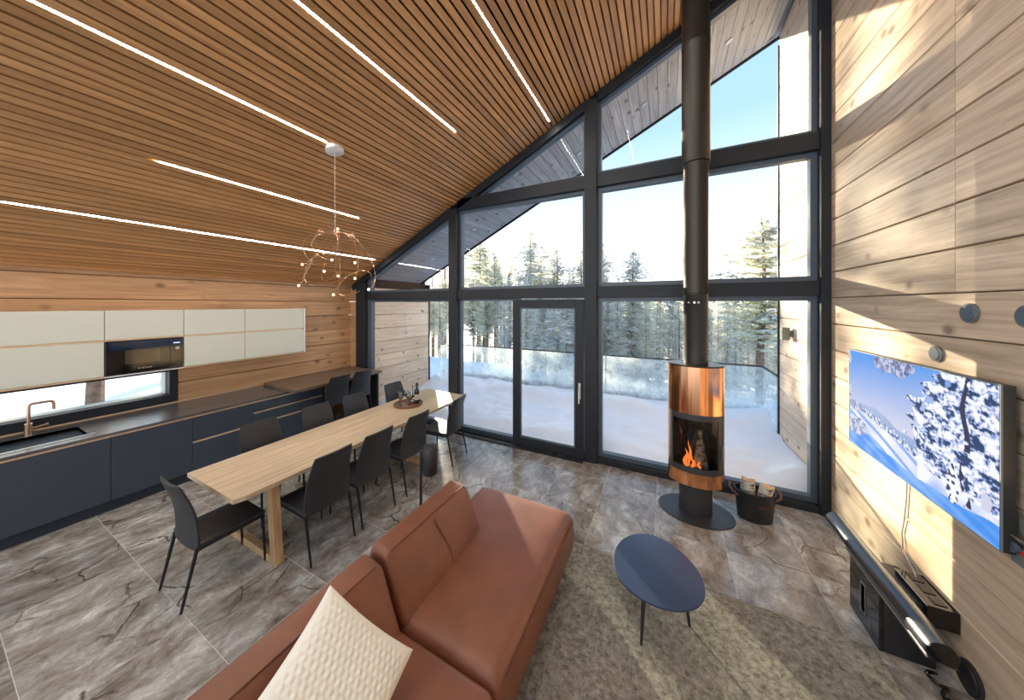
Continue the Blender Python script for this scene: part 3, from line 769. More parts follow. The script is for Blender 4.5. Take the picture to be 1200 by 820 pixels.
part(t, 'hinge_cap', M['blackmatte'], UX-.01, UX+.006, .885, .90, .425, .445); part(t, 'hinge_cap', M['blackmatte'], UX-.01, UX+.006, .885, .90, -.005, .012)
# microwave
mw = empty('microwave_oven', (UX, 1.10, 1.465)); tag(mw, 'black glass built-in microwave among the pale wall cabinets', 'microwave')
part(mw, 'body', M['blackmatte'], -.34, -.02, .004, .686, .0, .42)
part(mw, 'door', M['blackgloss'], -.02, .004, .005, .555, .002, .418, bev=.002)
part(mw, 'control_panel', M['blackgloss'], -.02, .004, .558, .685, .002, .418, bev=.002)
bx(.004, .0048, .16, .46, .12, .30).build('door_window', plain('oven_window', (.05, .035, .02), .08, spec=.8), mw)
bx(.004, .008, .40, .60, .045, .06).build('handle', M['blackmatte'], mw)
mb = MB(); mb.tube([(.004, .62, .28), (.02, .62, .28)], .021, 20); mb.build('dial', M['steel'], mw, smooth=True)
bx(.004, .0046, .585, .65, .345, .36).build('display', emit('display', (.6, .7, 1), .6), mw)
RY = Matrix(((0, 0, 1, .0048), (1, 0, 0, .34), (0, 1, 0, .055), (0, 0, 0, 1)))
text('lettering', 'BOSCH', .028, M['steel'], mw, RY)
mb = MB(); mb.tube([(.004, .275, .055), (.0055, .275, .055)], .009, 16); mb.build('emblem', M['steel'], mw)
# breakfast slab on the worktop end
sb = empty('breakfast_bar', (0, 2.86, .90)); tag(sb, 'rough-edged dark wooden bar top reaching past the worktop end', 'bar counter')
random.seed(5)
pts = [(XL+.05, 0.0), ]
front = [(-5.40+.012*math.sin(k*2.1)+.01*random.random(), k*1.70/10) for k in range(11)]
poly = [(XL+.08, .02)]+front+[(XL+.08, 1.70)]
MB().prism(poly, 2, 0, .05).build('bar_top', M['walnut'], sb, bevel=.004, bseg=1)
part(sb, 'end_panel', M['blackmatte'], -6.40, -5.46, 1.64, 1.68, -.90, 0)

# ================================================================== dining table
tb = empty('dining_table', (-3.585, 1.2, 0)); tag(tb, 'long pale oak dining table with slanted frame legs', 'table')
TW = .46
random.seed(3)
for k in range(4):
    a = -TW+k*2*TW/4; b_ = a+2*TW/4
    if k == 3: poly = [(a+.0008, 0), (b_-.03, 0)]+[(b_-.012+.018*math.sin(1.1+q*.75)*(.5+.5*math.sin(q*.31)), .08+q*.27) for q in range(10)]+[(b_-.01, 2.72), (a+.0008, 2.72)]
    else: poly = [(a+.0008, 0), (b_-.0008, 0), (b_-.0008, 2.72), (a+.0008, 2.72)]
    MB().prism(poly, 2, .715, .755).build('tabletop_board', M['oak'], tb, bevel=.0015, bseg=1)
for k in range(2):
    a = -TW+k*TW
    MB().box(a+.001, a+TW-.001, 2.724, 3.24, .715, .755).build('extension_leaf', M['oak_leaf'], tb, bevel=.002, bseg=1)
lg = empty('tmp')
def tleg(y):
    # trapezoid frame: slanted uprights and a floor beam
    for s in (-1, 1):
        MB().prism([(s*.475, 0), (s*.40, 0), (s*.30, .715), (s*.395, .715)], 1, y-.035, y+.035).build('leg', M['oak_leg'], tb, bevel=.003, bseg=1)
    bx(-.40, .40, y-.03, y+.03, .0, .065).build('floor_beam', M['oak_leg'], tb, bevel=.003, bseg=1)
    bx(-.31, .31, y-.03, y+.03, .655, .715).build('top_beam', M['oak_leg'], tb, bevel=.003, bseg=1)
tleg(.32); tleg(2.22)
bpy.data.objects.remove(lg)

# ================================================================== chairs
def make_chair(seat_z=.465, back_z=.955):
    t = empty('dining_chair')
    # back shell, a curved sheet narrowing upwards
    def surf(hw, thick, rowsf):
        bm = bmesh.new(); nx = 8; rows = rowsf; grid_f = []; grid_b = []
        for (yy, zz, w, ny_, nz_) in rows:
            rf = []; rb = []
            for i in range(nx+1):
                u = -1+2*i/nx; edge = 1-.5*max(0, abs(u)-.85)/.15
                bow = .018*(u*u)
                th = thick*(.45+.55*math.sqrt(max(0, 1-u**8)))*(.6 if yy is rows[-1][0] else 1)
                rf.append(bm.verts.new((u*w, yy+bow+ny_*th/2, zz+nz_*th/2))); rb.append(bm.verts.new((u*w, yy+bow-ny_*th/2, zz-nz_*th/2)))
            grid_f.append(rf); grid_b.append(rb)
        n = len(rows)
        for j in range(n-1):
            for i in range(nx):
                bm.faces.new((grid_f[j][i], grid_f[j][i+1], grid_f[j+1][i+1], grid_f[j+1][i]))
                bm.faces.new((grid_b[j][i+1], grid_b[j][i], grid_b[j+1][i], grid_b[j+1][i+1]))
            bm.faces.new((grid_b[j][0], grid_f[j][0], grid_f[j+1][0], grid_b[j+1][0]))
            bm.faces.new((grid_f[j][nx], grid_b[j][nx], grid_b[j+1][nx], grid_f[j+1][nx]))
        for i in range(nx):
            bm.faces.new((grid_f[0][i+1], grid_f[0][i], grid_b[0][i], grid_b[0][i+1]))
            bm.faces.new((grid_f[n-1][i], grid_f[n-1][i+1], grid_b[n-1][i+1], grid_b[n-1][i]))
        bmesh.ops.recalc_face_normals(bm, faces=bm.faces)
        return bm
    rows = []
    for k in range(13):
        u = k/12; z = seat_z-.045+(back_z-seat_z+.045)*u
        y = -.20-.10*u+.035*math.sin(PI*u)*1.0-.0
        w = .225-.020*u-.022*u*u
        if k == 12: w -= .004
        rows.append((y, z, w, 1, .15))
    bm = surf(.2, .032, rows); b = from_bm('backrest', bm, M['leather_c'], t)
    b.data.set_sharp_from_angle(angle=math.radians(50))
    def dip(p, u, v, w):
        if w > .5: p.z -= .012*math.sin(PI*u)*math.sin(PI*v)
        s = 1-.05*v
        return (p.x*s, p.y, p.z)
    bm = rbox(-.225, .225, -.20, .27, seat_z-.045, seat_z, .016, (6, 6, 1), dip); from_bm('seat', bm, M['leather_c'], t)
    for s in (-1, 1): MB().tube([(s*.222, -.205, seat_z-.048), (s*.21, .262, seat_z-.048)], .007, 6).build('seat_rail', M['chairleg'], t)
    for s in (-1, 1):
        MB().tube([(s*.208, .25, seat_z-.04), (s*.212, .268, 0)], [.013, .0095], 8).build('leg', M['chairleg'], t, smooth=True)
        MB().tube([(s*.212, -.19, seat_z-.04), (s*.214, -.28, 0)], [.014, .0095], 8).build('leg', M['chairleg'], t, smooth=True)
    return t
ch0 = make_chair()
spots = [(-3.50, 1.22, 0, 'charcoal leather dining chair alone at the near end of the table', 'chair at the table head'),
    (-3.10, 1.84, PI/2, 'charcoal dining chair nearest the camera on the sofa side of the table', 'x'),
    (-3.10, 2.36, PI/2, 'second charcoal chair from the near end on the sofa side of the table', 'x'),
    (-3.10, 2.97, PI/2, 'third charcoal chair on the sofa side, behind the black lamp head', 'x'),
    (-3.05, 3.74, PI/2+.12, 'charcoal chair with sunlit seat beside the window post, farthest on the sofa side', 'x'),
    (-4.06, 1.90, -PI/2, 'charcoal chair nearest the camera on the kitchen side of the table', 'y'),
    (-4.06, 2.56, -PI/2, 'second charcoal chair from the near end on the kitchen side of the table', 'y'),
    (-4.06, 3.14, -PI/2, 'third charcoal chair on the kitchen side, in front of the bar chairs', 'y'),
    (-4.06, 3.90, -PI/2, 'charcoal chair farthest on the kitchen side, behind the tray of glasses', 'y')]
for i, (x, y, r, lb, gp) in enumerate(spots):
    o = ch0 if i == 0 else copy_tree(ch0)
    o.location = (x, y, 0); o.rotation_euler = (0, 0, r); tag(o, lb, 'chair', 'dining chairs around the oak table')
bc0 = make_chair(.60, 1.07); bc0.name = 'bar_chair'
for i, (y, lb) in enumerate(((3.52, 'charcoal bar chair at the wooden bar, the one nearer the drawers'), (3.99, 'charcoal bar chair at the wooden bar, the one nearer the window'))):
    o = bc0 if i == 0 else copy_tree(bc0)
    o.location = (-5.50, y, 0); o.rotation_euler = (0, 0, PI/2); tag(o, lb, 'chair', 'bar chairs at the breakfast bar')

# ------------------------------------------------------------------ tray, bottle, glassware
TZ = .755; tx, ty = -3.66, 3.60
mb = MB(); mb.lathe([(0, 0), (.20, 0), (.215, .004), (.222, .032), (.216, .032), (.205, .010), (0, .008)], seg=48)
o = mb.build('round_tray', M['tray'], smooth=True); o.location = (tx, ty, TZ); tag(o, 'round copper-brown tray on the far half of the oak table', 'tray')
TT = TZ+.0085
wb = empty('wine_bottle', (tx+.09, ty+.10, TT)); tag(wb, 'dark wine bottle with pale label standing on the tray', 'bottle')
MB().lathe([(0, 0), (.036, 0), (.038, .004), (.038, .19), (.030, .225), (.015, .25), (.0145, .31), (.016, .312), (.016, .325), (0, .325)], seg=28).build('glass_body', M['bottle'], wb, smooth=True)
MB().lathe([(.0385, .06), (.0385, .15)], seg=28).build('label', M['label'], wb, smooth=True)
MB().lathe([(.0165, .27), (.0168, .327), (0, .328)], seg=20).build('capsule', M['blackmatte'], wb, smooth=True)
def wineglass(x, y, lb, lying=0):
    o = MB().lathe([(0, .002), (.034, .002), (.034, .004), (.006, .008), (.0035, .02), (.0035, .085), (.012, .095), (.034, .125), (.040, .155), (.034, .20), (.032, .20), (.038, .155), (.032, .127), (.0, .10)], seg=24).build('wine_glass', M['glass2'], smooth=True)
    o.location = (x, y, TT); tag(o, lb, 'glass', 'glasses on the tray'); return o
wineglass(tx-.13, ty-.06, 'clear stemmed glass at the left rim of the tray')
wineglass(tx-.04, ty-.12, 'clear stemmed glass at the near rim of the tray')
wineglass(tx-.10, ty+.06, 'clear stemmed glass behind the others, far left on the tray')
wineglass(tx+.02, ty-.02, 'clear stemmed glass in the middle of the tray')
o = MB().lathe([(0, .002), (.055, .002), (.075, .03), (.07, .06), (.025, .10), (.017, .16), (.02, .24), (.034, .27), (.032, .27), (.018, .24), (.015, .16), (.022, .10), (.066, .06), (.07, .03), (0, .006)], seg=28).build('glass_carafe', M['glass2'], smooth=True)
o.location = (tx+.00, ty+.12, TT); tag(o, 'clear glass carafe with long flared neck on the tray', 'carafe')

# ------------------------------------------------------------------ reading lamp behind the sofa
fl = empty('floor_lamp', (-1.96, 2.08, 0)); tag(fl, 'black floor lamp with cylindrical head rising behind the sofa', 'lamp')
MB().lathe([(0, 0), (.12, 0), (.12, .012), (0, .014)], seg=28).build('base', M['blackmatte'], fl, smooth=True)
MB().tube([(0, 0, .01), (0, 0, 1.03)], .0125, 10).build('pole', M['blackmatte'], fl, smooth=True)
MB().lathe([(0, .835), (.062, .835), (.066, .84), (.066, 1.07), (.062, 1.078), (0, 1.078)], c=(.075, .037), seg=32).build('lamp_head', M['blackmatte'], fl, smooth=True)
MB().box(.03, .12, .030, .044, 1.0785, 1.080).build('vent_slot', M['black'], fl)
MB().tube([(.075, .037, .835), (.075, .037, .79)], .005, 6).build('pull_switch', M['steel'], fl, smooth=True)

# ================================================================== sofa
sf = empty('sofa', (-1.25, 1.3, 0)); tag(sf, 'cognac brown leather modular sofa with its back to the dining table', 'sofa')
def off(o): o.location = (1.25, -1.3, 0); return o
def seatfn(p, u, v, w):
    if w > .5:
        p.z += .035*math.sin(PI*min(1, max(0, u)))**.7*math.sin(PI*min(1, max(0, v)))**.5*(w-.5)*2 - .012
        p.z += .004*nz(p.x*1.0, p.y, 3.2)
    p.x += .03*math.sin(PI*w)*(1 if u > .5 else 0)*0.6
    return p
off(from_bm('seat_cushion', rbox(-1.76, -.76, 1.345, 2.80, .07, .43, .065, (16, 20, 3), seatfn), M['leather_b'], sf))
off(from_bm('seat_cushion', rbox(-1.76, -.76, -.35, 1.335, .07, .43, .055, (16, 20, 3), seatfn), M['leather_b'], sf))
def backfn(p, u, v, w):
    # leaning inner face: thick at the bottom, a narrow flat ridge on top
    inner = 1.0+.10*0
    x0 = -1.765+.05*w; x1 = -1.36-.20*w+.025*math.sin(PI*w)*math.sin(PI*v)
    z = p.z+.008*nz(p.x, p.y, 2.5, 2)
    return (x0+(x1-x0)*u, p.y, z-.02*w*(u)**2)
off(from_bm('backrest', rbox(0, .4, 1.35, 2.22, .36, .79, .05, (6, 14, 8), lambda p, u, v, w: backfn(p, u, v, w)), M['leather_b'], sf))
off(from_bm('backrest', rbox(0, .4, -.35, 1.325, .36, .775, .045, (6, 14, 8), lambda p, u, v, w: backfn(p, u, v, w)), M['leather_b'], sf))
# seams
def bp_(y, w):   # a point of the inner face
    return (-1.36-.20*w+.025*math.sin(PI*w)*.6+.010, y, .36+.43*w)
off(MB().tube([(-1.572, 1.40, .772), (-1.568, 1.8, .777), (-1.572, 2.17, .772)], .0035, 6).build('seam', M['leather_s'], sf))
off(MB().tube([(-1.572, -.3, .757), (-1.568, .5, .762), (-1.572, 1.28, .757)], .0035, 6).build('seam', M['leather_s'], sf))
off(MB().tube([(-.748, 1.40, .375), (-.744, 2.1, .38), (-.748, 2.74, .375)], .0035, 6).build('seam', M['leather_s'], sf))
off(MB().tube([(-.748, -.3, .375), (-.744, .5, .38), (-.748, 1.29, .375)], .0035, 6).build('seam', M['leather_s'], sf))
off(MB().tube([bp_(1.80+.02*math.sin(q*.5), .08+.085*q) for q in range(11)], .0065, 6).build('seam', M['leather_b'], sf))
for (x, y) in ((-1.65, -.2), (-.87, -.2), (-1.65, 2.65), (-.87, 2.65), (-1.65, 1.34), (-.87, 1.34)):
    off(MB().tube([(x, y, 0), (x, y, .08)], .02, 10).build('leg', M['blackmatte'], sf))
# cushion with a honeycomb quilt relief
def make_pillow():
    n = 150; mb = MB(); s = .27
    def prof(u, v):
        e = max(0, (1-abs(u)**3.2))*max(0, (1-abs(v)**3.2)); return .085*e**.42
    for side in (1, -1):
        n0 = len(mb.v)
        for j in range(n+1):
            for i in range(n+1):
                u = -1+2*i/n; v = -1+2*j/n
                pinch = 1-.07*(1-abs(u)**2)*abs(v)**3; pinch2 = 1-.07*(1-abs(v)**2)*abs(u)**3
                X = u*s*pinch2; Y = v*s*pinch
                # hexagonal bumps
                a = X*2*PI/.030; b_ = Y*2*PI/.026
                hx = (math.cos(a)+math.cos(a*.5+b_*.866)+math.cos(a*.5-b_*.866))/3
                hgt = prof(u, v)+0.0050*hx*(1-max(abs(u), abs(v))**8)
                mb.v.append((X, Y, side*max(hgt, 0)))
        for j in range(n):
            for i in range(n):
                a_ = n0+j*(n+1)+i; q_ = (a_, a_+1, a_+n+2, a_+n+1); mb.f.append(q_ if side > 0 else q_[::-1])
    return mb
pm = make_pillow(); me = bpy.data.meshes.new('throw_pillow'); me.from_pydata(pm.v, [], pm.f); me.materials.append(M['cream']); me.shade_smooth()
pw = bpy.data.objects.new('throw_pillow', me); COL.objects.link(pw)
tag(pw, 'cream quilted cushion leaning on the brown sofa back', 'cushion')
e2 = Vector((.15, -.9, -.37)).normalized(); e1 = Vector((.66, .38, -.65)); e1 = (e1-e2*e1.dot(e2)).normalized(); n_ = e2.cross(e1)
pw.matrix_world = Matrix.Translation((-1.285, .815, .665)) @ Matrix((e2, e1, n_)).transposed().to_4x4()

# ================================================================== rug and coffee table
def rz_(x, y): return .014+.003*nz(x, y, 14)
rg = rbox(-1.2, 1.28, -.6, 2.965, 0.0, .018, .006, (60, 80, 1), lambda p, u, v, w: (p.x, p.y, p.z+(.004*nz(p.x, p.y, 22)+.003*nz(p.x, p.y, 7, 3) if w > .6 else 0)))
o = from_bm('rug', rg, M['rug']); tag(o, 'beige woollen rug under the sofa and coffee table', 'rug')
ct = empty('coffee_table', (-.06, 2.50, .018)); tag(ct, 'low dark oval coffee table on thin legs', 'table')
poly = []
for k in range(64):
    a = 2*PI*k/64; r = 1+.035*math.cos(2*a+.6)+.03*math.cos(3*a+1.0)
    poly.append((.293*r*math.cos(a), .335*r*math.sin(a)))
MB().prism(poly, 2, .368, .386).build('table_top', M['table_sky_tint'], ct, bevel=.004, bseg=2)
for fx, fy in ((-.085, -.235), (.22, .055), (-.14, .17)):
    MB().tube([(fx*.8, fy*.8, .369), (fx, fy, 0)], [.017, .009], 12).build('leg', M['blackmatte'], ct, smooth=True)

# ================================================================== stove
SX, SY = .31, 4.04
stv = empty('wood_stove', (SX, SY, 0)); tag(stv, 'oval copper wood-burning stove on a black pillar by the window', 'stove')
BA, BB = .276, .19
MB().lathe([(0, 0), (.99, 0), (1, .004), (1, .014), (0, .016)], seg=56, ax=.375, ay=.285).build('floor_plate', M['stove'], stv, smooth=True)
MB().lathe([(1, .012), (1, .37)], seg=40, ax=.165, ay=.12).build('pillar', M['stove'], stv, smooth=True)
MB().lathe([(0, 1.665), (1, 1.665), (1.015, 1.67), (1.015, 1.682), (0, 1.684)], seg=48, ax=BA, ay=BB).build('top_plate', M['flue'], stv, smooth=True)
MB().lathe([(1, 1.15), (1.0, 1.665)], seg=64, ax=BA, ay=BB).build('copper_shell', M['copper'], stv, smooth=True)
MB().lathe([(0, .36), (1, .36), (1, .37), (1.0, .505), (0, .505)], seg=64, ax=BA, ay=BB).build('copper_band', M['copper'], stv, smooth=True)
DA = math.radians(72)
MB().lathe([(1, .505), (1, 1.15)], seg=40, ax=BA, ay=BB, a0=-PI/2+DA, a1=3*PI/2-DA).build('copper_side', M['copper'], stv, smooth=True)
def arc(r, z0, z1, a0, a1, seg=16, ri=.955):
    mb = MB(); mb.lathe([(ri, z0), (r, z0), (r, z1), (ri, z1), (ri, z0)], seg=seg, ax=BA, ay=BB, a0=a0, a1=a1); return mb
o = MB()
for aa in ((1.0, .505, .57, -PI/2-DA, -PI/2+DA), (1.0, 1.085, 1.15, -PI/2-DA, -PI/2+DA), (1.0, .57, 1.085, -PI/2-DA, -PI/2-DA*.76), (1.0, .57, 1.085, -PI/2+DA*.66, -PI/2+DA)):
    q = arc(*aa, seg=24 if aa[4]-aa[3] > 1 else 6); n = len(o.v); o.v += q.v; o.f += [tuple(i+n for i in f) for f in q.f]
dd = o.build('door', M['stove'], stv, smooth=True)
MB().lathe([(.975, .57), (.975, 1.085)], seg=24, ax=BA, ay=BB, a0=-PI/2-DA*.76, a1=-PI/2+DA*.66).build('door_glass', M['stoveglass'], dd, smooth=True)
ha = -PI/2+DA*.82
MB().tube([(BA*math.cos(ha)*1.07, BB*math.sin(ha)*1.1, .66), (BA*math.cos(ha)*1.07, BB*math.sin(ha)*1.1, .82)], .009, 8).build('door_handle', M['steel'], dd, smooth=True)
MB().lathe([(0, .52), (.90, .52), (.90, 1.14), (0, 1.14)], seg=32, ax=BA, ay=BB, a0=-PI/2+DA, a1=3*PI/2-DA).build('firebox', M['ash'], stv, smooth=True)
mb = MB(); mb.box(-.2, .2, -.13, .13, .51, .525); mb.build('hearth', M['ash'], stv)
for dx, rt in ((-.10, .26), (.00, .10), (.05, -.02), (.10, -.14)):
    MB().tube([(dx, -.06, .53), (dx+rt*.5, .0, .93)], .026, 8).build('burning_log', M['birch'] if dx >= 0 else M['ash'], stv, smooth=True)
for x0, hh, w_, y0 in ((-.095, .20, .020, -.08), (-.062, .29, .016, -.06), (-.03, .13, .016, -.085), (.03, .09, .010, -.08)):
    MB().tube([(x0+.012*math.sin(k*1.1+x0*40), y0, .53+hh*k/7) for k in range(8)], [w_*q for q in (.7, 1.1, 1.2, 1, .75, .5, .25, .04)], 10).build('flame', M['flame'], stv, smooth=True)
# flue pipe, telescoping sections
fp = empty('flue_pipe', (SX+.005, SY, 1.684)); tag(fp, 'tall dark flue pipe rising from the stove to the ceiling', 'flue pipe')
secs = [(1.684, 2.48, .121), (2.48, 3.95, .124), (3.95, 5.30, .142), (5.30, zc(SX)+.05, .142)]
for z0, z1, r in secs:
    MB().lathe([(r*.9, z0-1.684), (r, z0-1.684), (r, z1-1.684-.03), (r+.003, z1-1.684-.025), (r+.003, z1-1.684-.005), (r*.9, z1-1.684)], seg=40).build('pipe_section', M['flue'], fp, smooth=True)
mb = MB()
for a in (-2.2, -1.75, -1.45):
    mb.tube([(.121*math.cos(a), .121*math.sin(a), .69), (.131*math.cos(a), .131*math.sin(a), .69)], .012, 10)
mb.build('clamp_screws', M['steel'], fp)

# firewood bucket
bk = empty('firewood_bucket', (.885, 4.20, 0), .12); tag(bk, 'black oval firewood bucket with leather handles beside the stove', 'bucket')
MB().lathe([(0, .0), (.84, 0), (.86, .006), (1, .30), (1.03, .305), (1.03, .312), (.975, .312), (.84, .012), (0, .01)], seg=48, ax=.185, ay=.125).build('tub', M['blackmatte'], bk, smooth=True)
for s in (-1, 1):
    MB().tube([(s*.17, -.05, .25), (s*.215, -.055, .285), (s*.235, 0, .31), (s*.215, .055, .33), (s*.17, .05, .30)], .011, 8).build('handle', M['strap'], bk, smooth=True)
for i, c in enumerate('WOOD'):
    a = -PI/2+.10+.26*i; px_, py_ = .172*math.cos(a), .116*math.sin(a)
    nrm = Vector((math.cos(a)/.185, math.sin(a)/.125, 0)).normalized(); tx_ = Vector((-nrm.y, nrm.x, 0))
    mt = Matrix(((tx_.x, 0, nrm.x, px_+nrm.x*.006), (tx_.y, 0, nrm.y, py_+nrm.y*.006), (0, 1, 0, .185), (0, 0, 0, 1)))
    text('letter', c, .05, M['strap'], bk, mt, .002)
def firewood(x, y, z, rot, L, r, lb, half=True):
    t = empty('firewood_log', (x, y, z)); t.rotation_euler = rot; tag(t, lb, 'firewood', 'birch logs in the bucket')
    seg = 14; ring = [(r*math.cos(PI*k/seg), r*math.sin(PI*k/seg)) for k in range(seg+1)]
    MB().prism([(a*.97, b_*.97) for a, b_ in ring], 2, 0, L).build('wood', M['splitwood'], t)
    mb = MB()
    for z_ in (0.004, L-.004):
        for a, b_ in ring: mb.v.append((a, b_, z_))
    mb.f = [(k, k+1, seg+2+k, seg+1+k) for k in range(seg)]
    mb.build('bark', M['birch'], t, smooth=True)
firewood(.845, 4.245, .12, (-.24, .10, 3.25), .33, .058, 'birch log leaning left, tallest in the bucket')
firewood(.955, 4.25, .12, (-.28, -.14, 3.05), .31, .062, 'birch log with speckled bark leaning right in the bucket')
firewood(.80, 4.24, .14, (.05, -.10, 2.6), .27, .055, 'pale split birch log at the left back of the bucket')
firewood(1.0, 4.19, .10, (.2, .1, -.8), .22, .035, 'small split stick at the right rim of the bucket')

# ================================================================== right wall things
import array
def tv_colour(u, v):
    """the winter picture on the screen; u left to right, v bottom to top"""
    def n(s, o=0, sx=1.7): return noise.noise(Vector((u*s*sx, v*s, o)))
    def mix(a, b, t): t = max(0, min(1, t)); return [a[i]*(1-t)+b[i]*t for i in range(3)]
    sky = mix((.66, .66, .82), (.09, .32, .84), (v-.38)/.6+.30*(.35-u))
    c = sky
    if .12 < u < .8 and v < .50-.20*u+.05*math.exp(-((u-.30)/.10)**2)-.02*n(6): c = mix((.20, .36, .62), (.42, .50, .74), (v-.2)/.3)
    ridge = .47-.32*u+.015*n(7)
    if v < ridge:
        q = v+.62*u
        s_ = math.sin(q*46+1.6*n(2))+.5*math.sin(q*101+n(3))
        c = mix((.68, .72, .92), (.95, .95, 1.0), .5+n(4))
        if s_ > .25: c = mix(c, (.14, .34, .84), min(1, (s_-.25)*2.4)*.8)
        if q < .36+.03*n(4): c = mix((.08, .29, .86), (.30, .52, .95), .4+n(5)+.4*math.sin(q*60))
    # small snowy trees along the ridge
    if .10 < u < .60:
        i_ = int(u*40); k = (u*40) % 1; hh = .035+.09*abs(noise.noise(Vector((i_*1.37, 0, 0))))
        if ridge-.025 < v < ridge+hh*(1-abs(k-.5)*1.7): c = mix((.10, .18, .40), (.80, .84, .97), .5+1.5*n(38))
    # mounds, lower right
    if u > .60 and v < .30+.04*n(4)-.35*(1-u)*(1-u): c = mix((.93, .93, 1.0), (.34, .48, .88), .35+1.3*n(6, 3)-.8*(v-.1))
    if v < .13-.02*u+.03*n(3)+.02*math.sin(u*8): c = mix((.07, .30, .88), (.24, .48, .96), .4+n(6)+.3*math.sin((v+.4*u)*70))
    # the big snow-laden tree: boughs built of fine clumps
    bough = .03*math.sin(v*41+2*n(3, 2))+.022*math.sin(v*83+1.0)
    left = .655-.10*math.sin(PI*min(1, max(0, (v-.15)/.75)))+bough+.05*n(8, 3)
    if v > .22-.1*(u-.6) and u > left+max(0, v-.9)*.8:
        f = .55*n(17, 1, 1.0)+.55*n(38, 2, 1.2)+.35*n(75, 4, 1.3)+.18*math.sin(v*41+u*14)
        if f > .06: c = mix((.80, .83, .97), (.98, .98, 1.0), (f-.06)*4)
        elif f > -.20: c = mix((.16, .25, .55), (.60, .68, .93), (f+.20)*4)
        else: c = (.03, .06, .16)
        if n(6, 7) > .36 and (u > .93 or u < left+.12): c = sky
    if v > .12 and abs(u-.86-.012*math.sin(v*14)) < .010+.008*(1-v) and n(14, 5) > -.1: c = (.04, .04, .10)
    # small snow-capped sapling in front
    d = ((u-.80)/(.028+.05*max(0, .30-v)))**2+((v-.23)/.14)**2
    if d < 1: c = (.95, .95, 1.0) if n(26, 3)+.3*(v-.2) > -.14 else (.05, .06, .16)
    # hanging branch, top centre
    d = ((u-.43)/.16)**2+((v-.97+.1*abs(u-.43))/.12)**2+.7*n(9, 4)+.4*n(26, 2)
    if d < .8: c = mix((.12, .15, .34), (.62, .66, .88), .5+.9*n(17, 6)+.9*n(40, 1)-.4*(.8-d)*0)
    # branches at the left edge
    for (bx_, by_, rx_, ry_) in ((-.0, .93, .035, .10), (-.0, .55, .05, .09), (.05, .42, .10, .06), (.09, .22, .12, .11)):
        d = ((u-bx_)/rx_)**2+((v-by_)/ry_)**2+.6*n(10, 8)+.4*n(28, 5)
        if d < .8: c = mix((.22, .26, .46), (.74, .76, .90), .5+.9*n(15, 9)+.9*n(42, 2))
    return c
tv = empty('television', (1.56, 2.55, 1.06)); tag(tv, 'wall-mounted television showing a snowy mountain landscape', 'television')
TL, TH = 1.47, .875
bx(.0, .008, 0, TL, 0, TH).build('frame', M['greyplastic'], tv, bevel=.003, bseg=1)
bx(.008, .05, .004, TL-.004, .004, TH-.004).build('back_housing', M['blackmatte'], tv)
bx(.05, .08, .25, TL-.25, .15, TH-.15).build('wall_bracket', M['blackmatte'], tv)
nx_, nyy = 360, 214; b0 = .009
me = bpy.data.meshes.new('screen'); vs = []; fs = []
for j in range(nyy+1):
    for i in range(nx_+1): vs.append((-.0012, b0+(TL-2*b0)*i/nx_, b0+(TH-2*b0)*j/nyy))
for j in range(nyy):
    for i in range(nx_): a = j*(nx_+1)+i; fs.append((a, a+nx_+1, a+nx_+2, a+1))
me.from_pydata(vs, [], fs); ca_ = me.color_attributes.new('picture', 'FLOAT_COLOR', 'POINT')
buf = []
for j in range(nyy+1):
    for i in range(nx_+1):
        c = tv_colour(1-i/nx_, j/nyy); buf += [max(0, c[0]), max(0, c[1]), max(0, c[2]), 1]
ca_.data.foreach_set('color', buf)
m, nt_, b = new_mat('screen_picture'); at_ = N(nt_, 'ShaderNodeAttribute'); at_.attribute_name = 'picture'
nt_.links.new(at_.outputs['Color'], b.inputs['Emission Color']); b.inputs['Emission Strength'].default_value = .42; b.inputs['Specular IOR Level'].default_value = .12
b.inputs['Base Color'].default_value = (.004, .004, .004, 1); b.inputs['Roughness'].default_value = .25
me.materials.append(m); so = bpy.data.objects.new('screen', me); COL.objects.link(so); so.parent = tv
# round wall discs
def disc(y, z, r, name, lb, cat, th=.016, mt='greyplastic'):
    o = empty(name, (XR, y, z)); tag(o, lb, cat)
    a = MB(); a.tube([(0, 0, 0), (-th, 0, 0)], r, 36); a.build('body', M[mt], o, smooth=True)
    a = MB(); a.tube([(-th, 0, 0), (-th-.006, 0, 0)], [r*.86, r*.80], 36); a.build('face', M['frame_in' if mt == 'greyplastic' else mt], o, smooth=True)
    return o
disc(2.86, 2.30, .058, 'wall_dial', 'upper round grey wall disc above the television', 'wall disc')
disc(3.11, 2.02, .052, 'wall_dial', 'lower round grey wall disc just above the television edge', 'wall disc')
disc(2.53, 2.29, .058, 'wall_dial', 'round grey wall disc cut by the right edge of the frame', 'wall disc')
disc(2.86, .115, .088, 'wall_vent', 'round black wall disc low on the wall near the floor', 'wall disc', .02, 'blackmatte')
# control unit by the right edge
cu = empty('wall_control_unit', (XR, 2.5, 1.02)); tag(cu, 'grey-green wall control unit at the right edge beside the television', 'control unit')
bx(-.03, 0, -.06, .085, .0, .09).build('lower_box', M['greyplastic'], cu, bevel=.004, bseg=1)
o = MB().prism([(-.01, .10), (-.05, .145), (-.045, .15), (0, .105)], 1, -.06, .075).build('tilted_flap', M['greyplastic'], cu)
bx(-.02, 0, -.06, .06, .165, .25).build('upper_plate', M['greyplastic'], cu, bevel=.003, bseg=1)
MB().tube([(-.03, .055, .085), (-.05, .055, .085)], .026, 20).build('knob', M['frame_in'], cu, smooth=True)
bx(-.04, -.03, .0, .02, .07, .085).build('red_mark', M['red'], cu)
